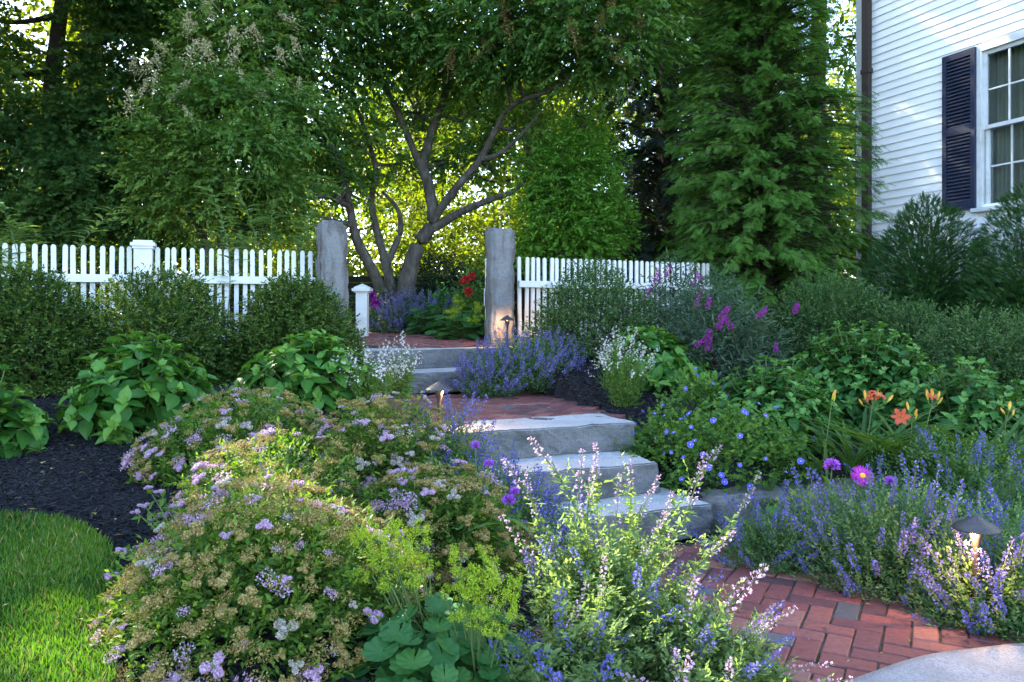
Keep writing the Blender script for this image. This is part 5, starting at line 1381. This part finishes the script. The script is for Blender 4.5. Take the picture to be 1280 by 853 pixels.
daylily("daylily with a wide open salmon flower nearest the broad-leaved bush", xof(1080, 4.6), 4.7, .22, 230,
        [(1091, 505, 4.6, [('f', .02, .02, (.1, -.6, .6), 1.0), ('b', -.045, .025, (-.25, 0, 1), 1.0), ('b', -.05, -.01, (-.2, 0, 1), .8), ('b', .075, .01, (.55, 0, .8), 1.0), ('f', -.005, .03, (-.5, -.5, .7), .7)])])
daylily("daylily with a nodding coral flower and a fan of yellow orange buds", xof(1145, 4.5), 4.6, .22, 231,
        [(1140, 520, 4.5, [('f', -.07, -.005, (-.6, -.7, .2), .95), ('b', .01, .0, (.15, 0, 1), .8), ('b', -.02, .03, (-.1, 0, 1), .9), ('b', .015, -.02, (.3, 0, 1), .7)]),
         (1165, 505, 4.6, [('b', -.02, .02, (-.25, 0, 1), 1.15), ('b', .005, .03, (.05, 0, 1), 1.2), ('b', .03, .02, (.3, 0, 1), 1.0), ('b', .04, -.005, (.4, 0, 1), .9), ('f', -.005, .03, (-.2, -.5, .8), .55)])], 40)
daylily("daylily with a single upright bud left of the open flowers", xof(1030, 4.55), 4.65, .2, 232, [(1040, 500, 4.6, [('b', 0, .0, (0, 0, 1), 1.15), ('b', .012, -.01, (.2, 0, 1), .9)])], 16, .42)
daylily("daylily with closed buds at the right edge of the photo", xof(1262, 4.4), 4.5, .25, 233, [(1258, 520, 4.4, [('b', .02, .03, (.1, 0, 1), 1.05), ('b', -.01, .01, (-.1, 0, 1), .8), ('b', .03, .0, (.3, 0, 1), .7)])], 26)
daylily("daylily tuft without flowers among the catmint", xof(1195, 4.35), 4.4, .15, 234, [], 38, .6)

# asters, scabious, roses
rng = np.random.default_rng(55)
def aster_mesh():
    g = Geo()
    for r_, n, z in ((.034, 26, 0), (.028, 22, .004), (.022, 18, .007)): petals(g, n, r_, .0028, .18, 0, .45 + z * 30, .004, z, rng)
    lathe(g, [(.0095, .007), (.007, .012), (.0005, .0135)], 10, .6, 1); tube(g, [(0, 0, -.06), (0, 0, 0)], .0018, .0018, 4, .5, 2)
    return g.mesh("flower", [M['magenta'], M['gold'], M['stem']])
def pompon_mesh(mat, n=150):
    g = Geo(); d = rand_dirs(rng, n); d[:, 2] = np.abs(d[:, 2]) * 1.1 - .25; d = nrm(d)
    scatter(g, LEAF2, d * .3, d, rand_dirs(rng, n), rng.uniform(.6, .8, n), np.clip(.5 + rng.normal(size=n) * .25, 0, 1), 0)
    tube(g, [(0, 0, -1.5), (0, 0, 0)], .07, .07, 4, .5, 1)
    return g.mesh("flower", [mat, M['stem']])
def stalk_plant(name, label, X, Y, zb, heads, mesh, group=None, leaves=6, lt=LANCE, ls=.12, lm='geranium', cat="flowering plant"):
    rg = np.random.default_rng(int(abs(X * 1000)) + 7)
    r = empty(name, (X, Y, zb), label, cat, group); gs = Geo(); g = Geo()
    for (px, py, Y_, s, dv) in heads:
        e = at(px, py, Y_) - np.array(r.location); b = e * np.array([.25, .25, 0])
        br = smooth_line([b, b + (e - b) * [.5, .5, .6], e], 6); tube(gs, br, .003, .002, 4, a=.55)
        idx = rg.integers(0, len(br) - 4, leaves)
        scatter(g, lt, br[idx], rg.normal(size=(leaves, 3)) + [0, 0, .3], np.array([0, 0, 1.0]) + rg.normal(size=(leaves, 3)) * .3, np.full(leaves, ls) * rg.uniform(.7, 1.2, leaves), .5)
        link("flower", mesh, r, e, orient(dv, rg.random() * 6), s)
    gs.build("stem", M['stem'], r); g.build("foliage", M[lm], r)
AST = aster_mesh()
stalk_plant("aster_plant", "open magenta daisy-like aster with an orange eye above the catmint", xof(1080, 3.9), 3.95, .0, [(1077, 596, 3.9, 1.65, (0, -.8, .55))], AST, "asters")
PP = pompon_mesh(M['purple'])
stalk_plant("aster_plant", "closed purple ball-shaped aster just left of the open one", xof(1035, 3.9), 3.95, .0, [(1040, 583, 3.9, .042, (0, -.1, 1))], PP, "asters", 4)
stalk_plant("aster_plant", "dim purple aster half hidden right of the open magenta one", xof(1112, 3.95), 4.0, .0, [(1112, 602, 3.95, .028, (.1, -.2, 1))], PP, "asters", 4)
stalk_plant("scabious_plant", "lilac button flowers on thin stems before the landing slab", xof(600, 3.1), 3.15, .1, [(594, 557, 3.3, .022, (0, -.3, 1)), (611, 580, 3.2, .022, (0, -.3, 1)), (636, 626, 2.9, .026, (0, -.3, 1)), (643, 615, 2.9, .02, (0, -.3, 1)), (500, 668, 2.7, .018, (0, -.3, 1))], PP, None, 5)
RS = pompon_mesh(M['red'], 90)
stalk_plant("rose_bush", "red rose bush flowering just inside the gateway by the rusty post", xof(590, 9.3), 9.35, 1.0, [(583, 350, 9.1, .06, (-.2, -.9, .4)), (590, 345, 9.15, .05, (.2, -.9, .4)), (586, 365, 9.0, .06, (0, -1, .2)), (578, 352, 9.2, .045, (-.3, -.8, .4))], RS, "roses", 16, OVATE, .07)
stalk_plant("rose_bush", "magenta rose half hidden behind the short white post", xof(468, 9.6), 9.7, .98, [(464, 372, 9.5, .075, (0, -.9, .4)), (470, 380, 9.5, .065, (.2, -.9, .4)), (460, 366, 9.6, .08, (0, -.9, .4))], pompon_mesh(M['magenta'], 90), "roses", 16, OVATE, .07)
bush("rose_foliage_bush", "loose green rose foliage below the red blooms behind the gateway", xof(597, 9.8), 9.8, .38, .85, 'geranium', 240, 260, .06, 9, .25)
bush("low_bush", "leafy low bush between lavender and rose behind the gateway", xof(560, 9.9), 9.9, .34, .55, 'viburnum', 241, 260, .06, 9, .22)
bush("low_bush", "dark leafy low bush behind the short white post", xof(472, 10.2), 10.2, .42, .5, 'darkleaf', 242, 300, .06, 9, .22)

# tall feathery lilies behind the left fence
def feathery(label, X, Y, seed, n, hmin, hmax, rx):
    rng = np.random.default_rng(seed); zb = ground_at(X, Y) - .02
    r = empty("tall_lily_plant", (X, Y, zb), label, "plant", "tall feathery plants behind the fence"); g = Geo(); gs = Geo()
    for k in range(n):
        b = np.array([rng.normal() * rx, rng.normal() * .2, 0]); h = rng.uniform(hmin, hmax) * (1 - .3 * min(1, abs(b[0]) / (2 * rx)))
        br = smooth_line([b, b + [rng.normal() * .05, rng.normal() * .05, h * .6], b + [rng.normal() * .12, rng.normal() * .12, h]], 12)
        tube(gs, br, .006, .002, 4, a=.5)
        m_ = 64; t = rng.uniform(.3, 1, m_) * (len(br) - 1.01); i_ = t.astype(int); p = br[i_] + (br[i_ + 1] - br[i_]) * (t - i_)[:, None]
        a = rng.random(m_) * 6.283; xd = np.column_stack([np.cos(a), np.sin(a), np.full(m_, .55)])
        scatter(g, LANCE, p, xd, np.array([0, 0, 1.0]) - xd * .3, rng.uniform(.10, .2, m_), np.clip(.5 + rng.normal(size=m_) * .2, 0, 1))
    gs.build("stem", M['stem'], r); g.build("foliage", M['feather'], r, True)
feathery("clump of tall feathery lily stems rising above the fence left of the squat gatepost", xof(330, 7.45), 7.5, 250, 13, 1.1, 1.6, .34)
feathery("tall feathery lily stems above the fence at the far left", xof(48, 6.75), 6.75, 251, 9, 1.05, 1.45, .28)

# fallen petals, leaf bits and twigs lying on the paving, the mulch and the lawn
rng = np.random.default_rng(58)
g = Geo()
def litter(n, poly, zf, s, m):
    lo, hi = poly.min(0), poly.max(0); x = rng.uniform(lo[0], hi[0], n); y = rng.uniform(lo[1], hi[1], n)
    k = inside(poly, x, y); x, y = x[k], y[k]
    if not len(x): return
    z = np.array([float(zf(a, b)) for a, b in zip(x, y)]) + .004
    scatter(g, LEAF2, np.column_stack([x, y, z]), np.column_stack([rng.normal(size=(len(x), 2)), rng.normal(size=len(x)) * .12]), np.array([0, 0, 1.0]) + rng.normal(size=(len(x), 3)) * .15, s * rng.uniform(.4, 1.3, len(x)), rng.random(len(x)), m)
BED = np.array([[-3.2, 3.3], [-1.2, 2.9], [-1.0, 4.6], [-3.2, 5.0]])
for poly, zf in ((LOW, lambda x, y: .001), (MID, lambda x, y: .509), (UPP, lambda x, y: zup(x, y) + .002)):
    litter(170, poly, zf, .012, 0); litter(60, poly, zf, .016, 1); litter(90, poly, zf, .02, 2)
litter(60, BED, lambda x, y: ground_z(np.array(x), np.array(y)) + .012, .035, 1); litter(90, BED, lambda x, y: ground_z(np.array(x), np.array(y)) + .012, .04, 2)
litter(120, LAWN_POLY[:-1][(LAWN_POLY[:-1][:, 1] > 1)], lambda x, y: gz(np.array(x), np.array(y)) + .05, .022, 2)
g.build("fallen_petals", [M['violet'], M['rust'], M['tan']])['kind'] = 'stuff'
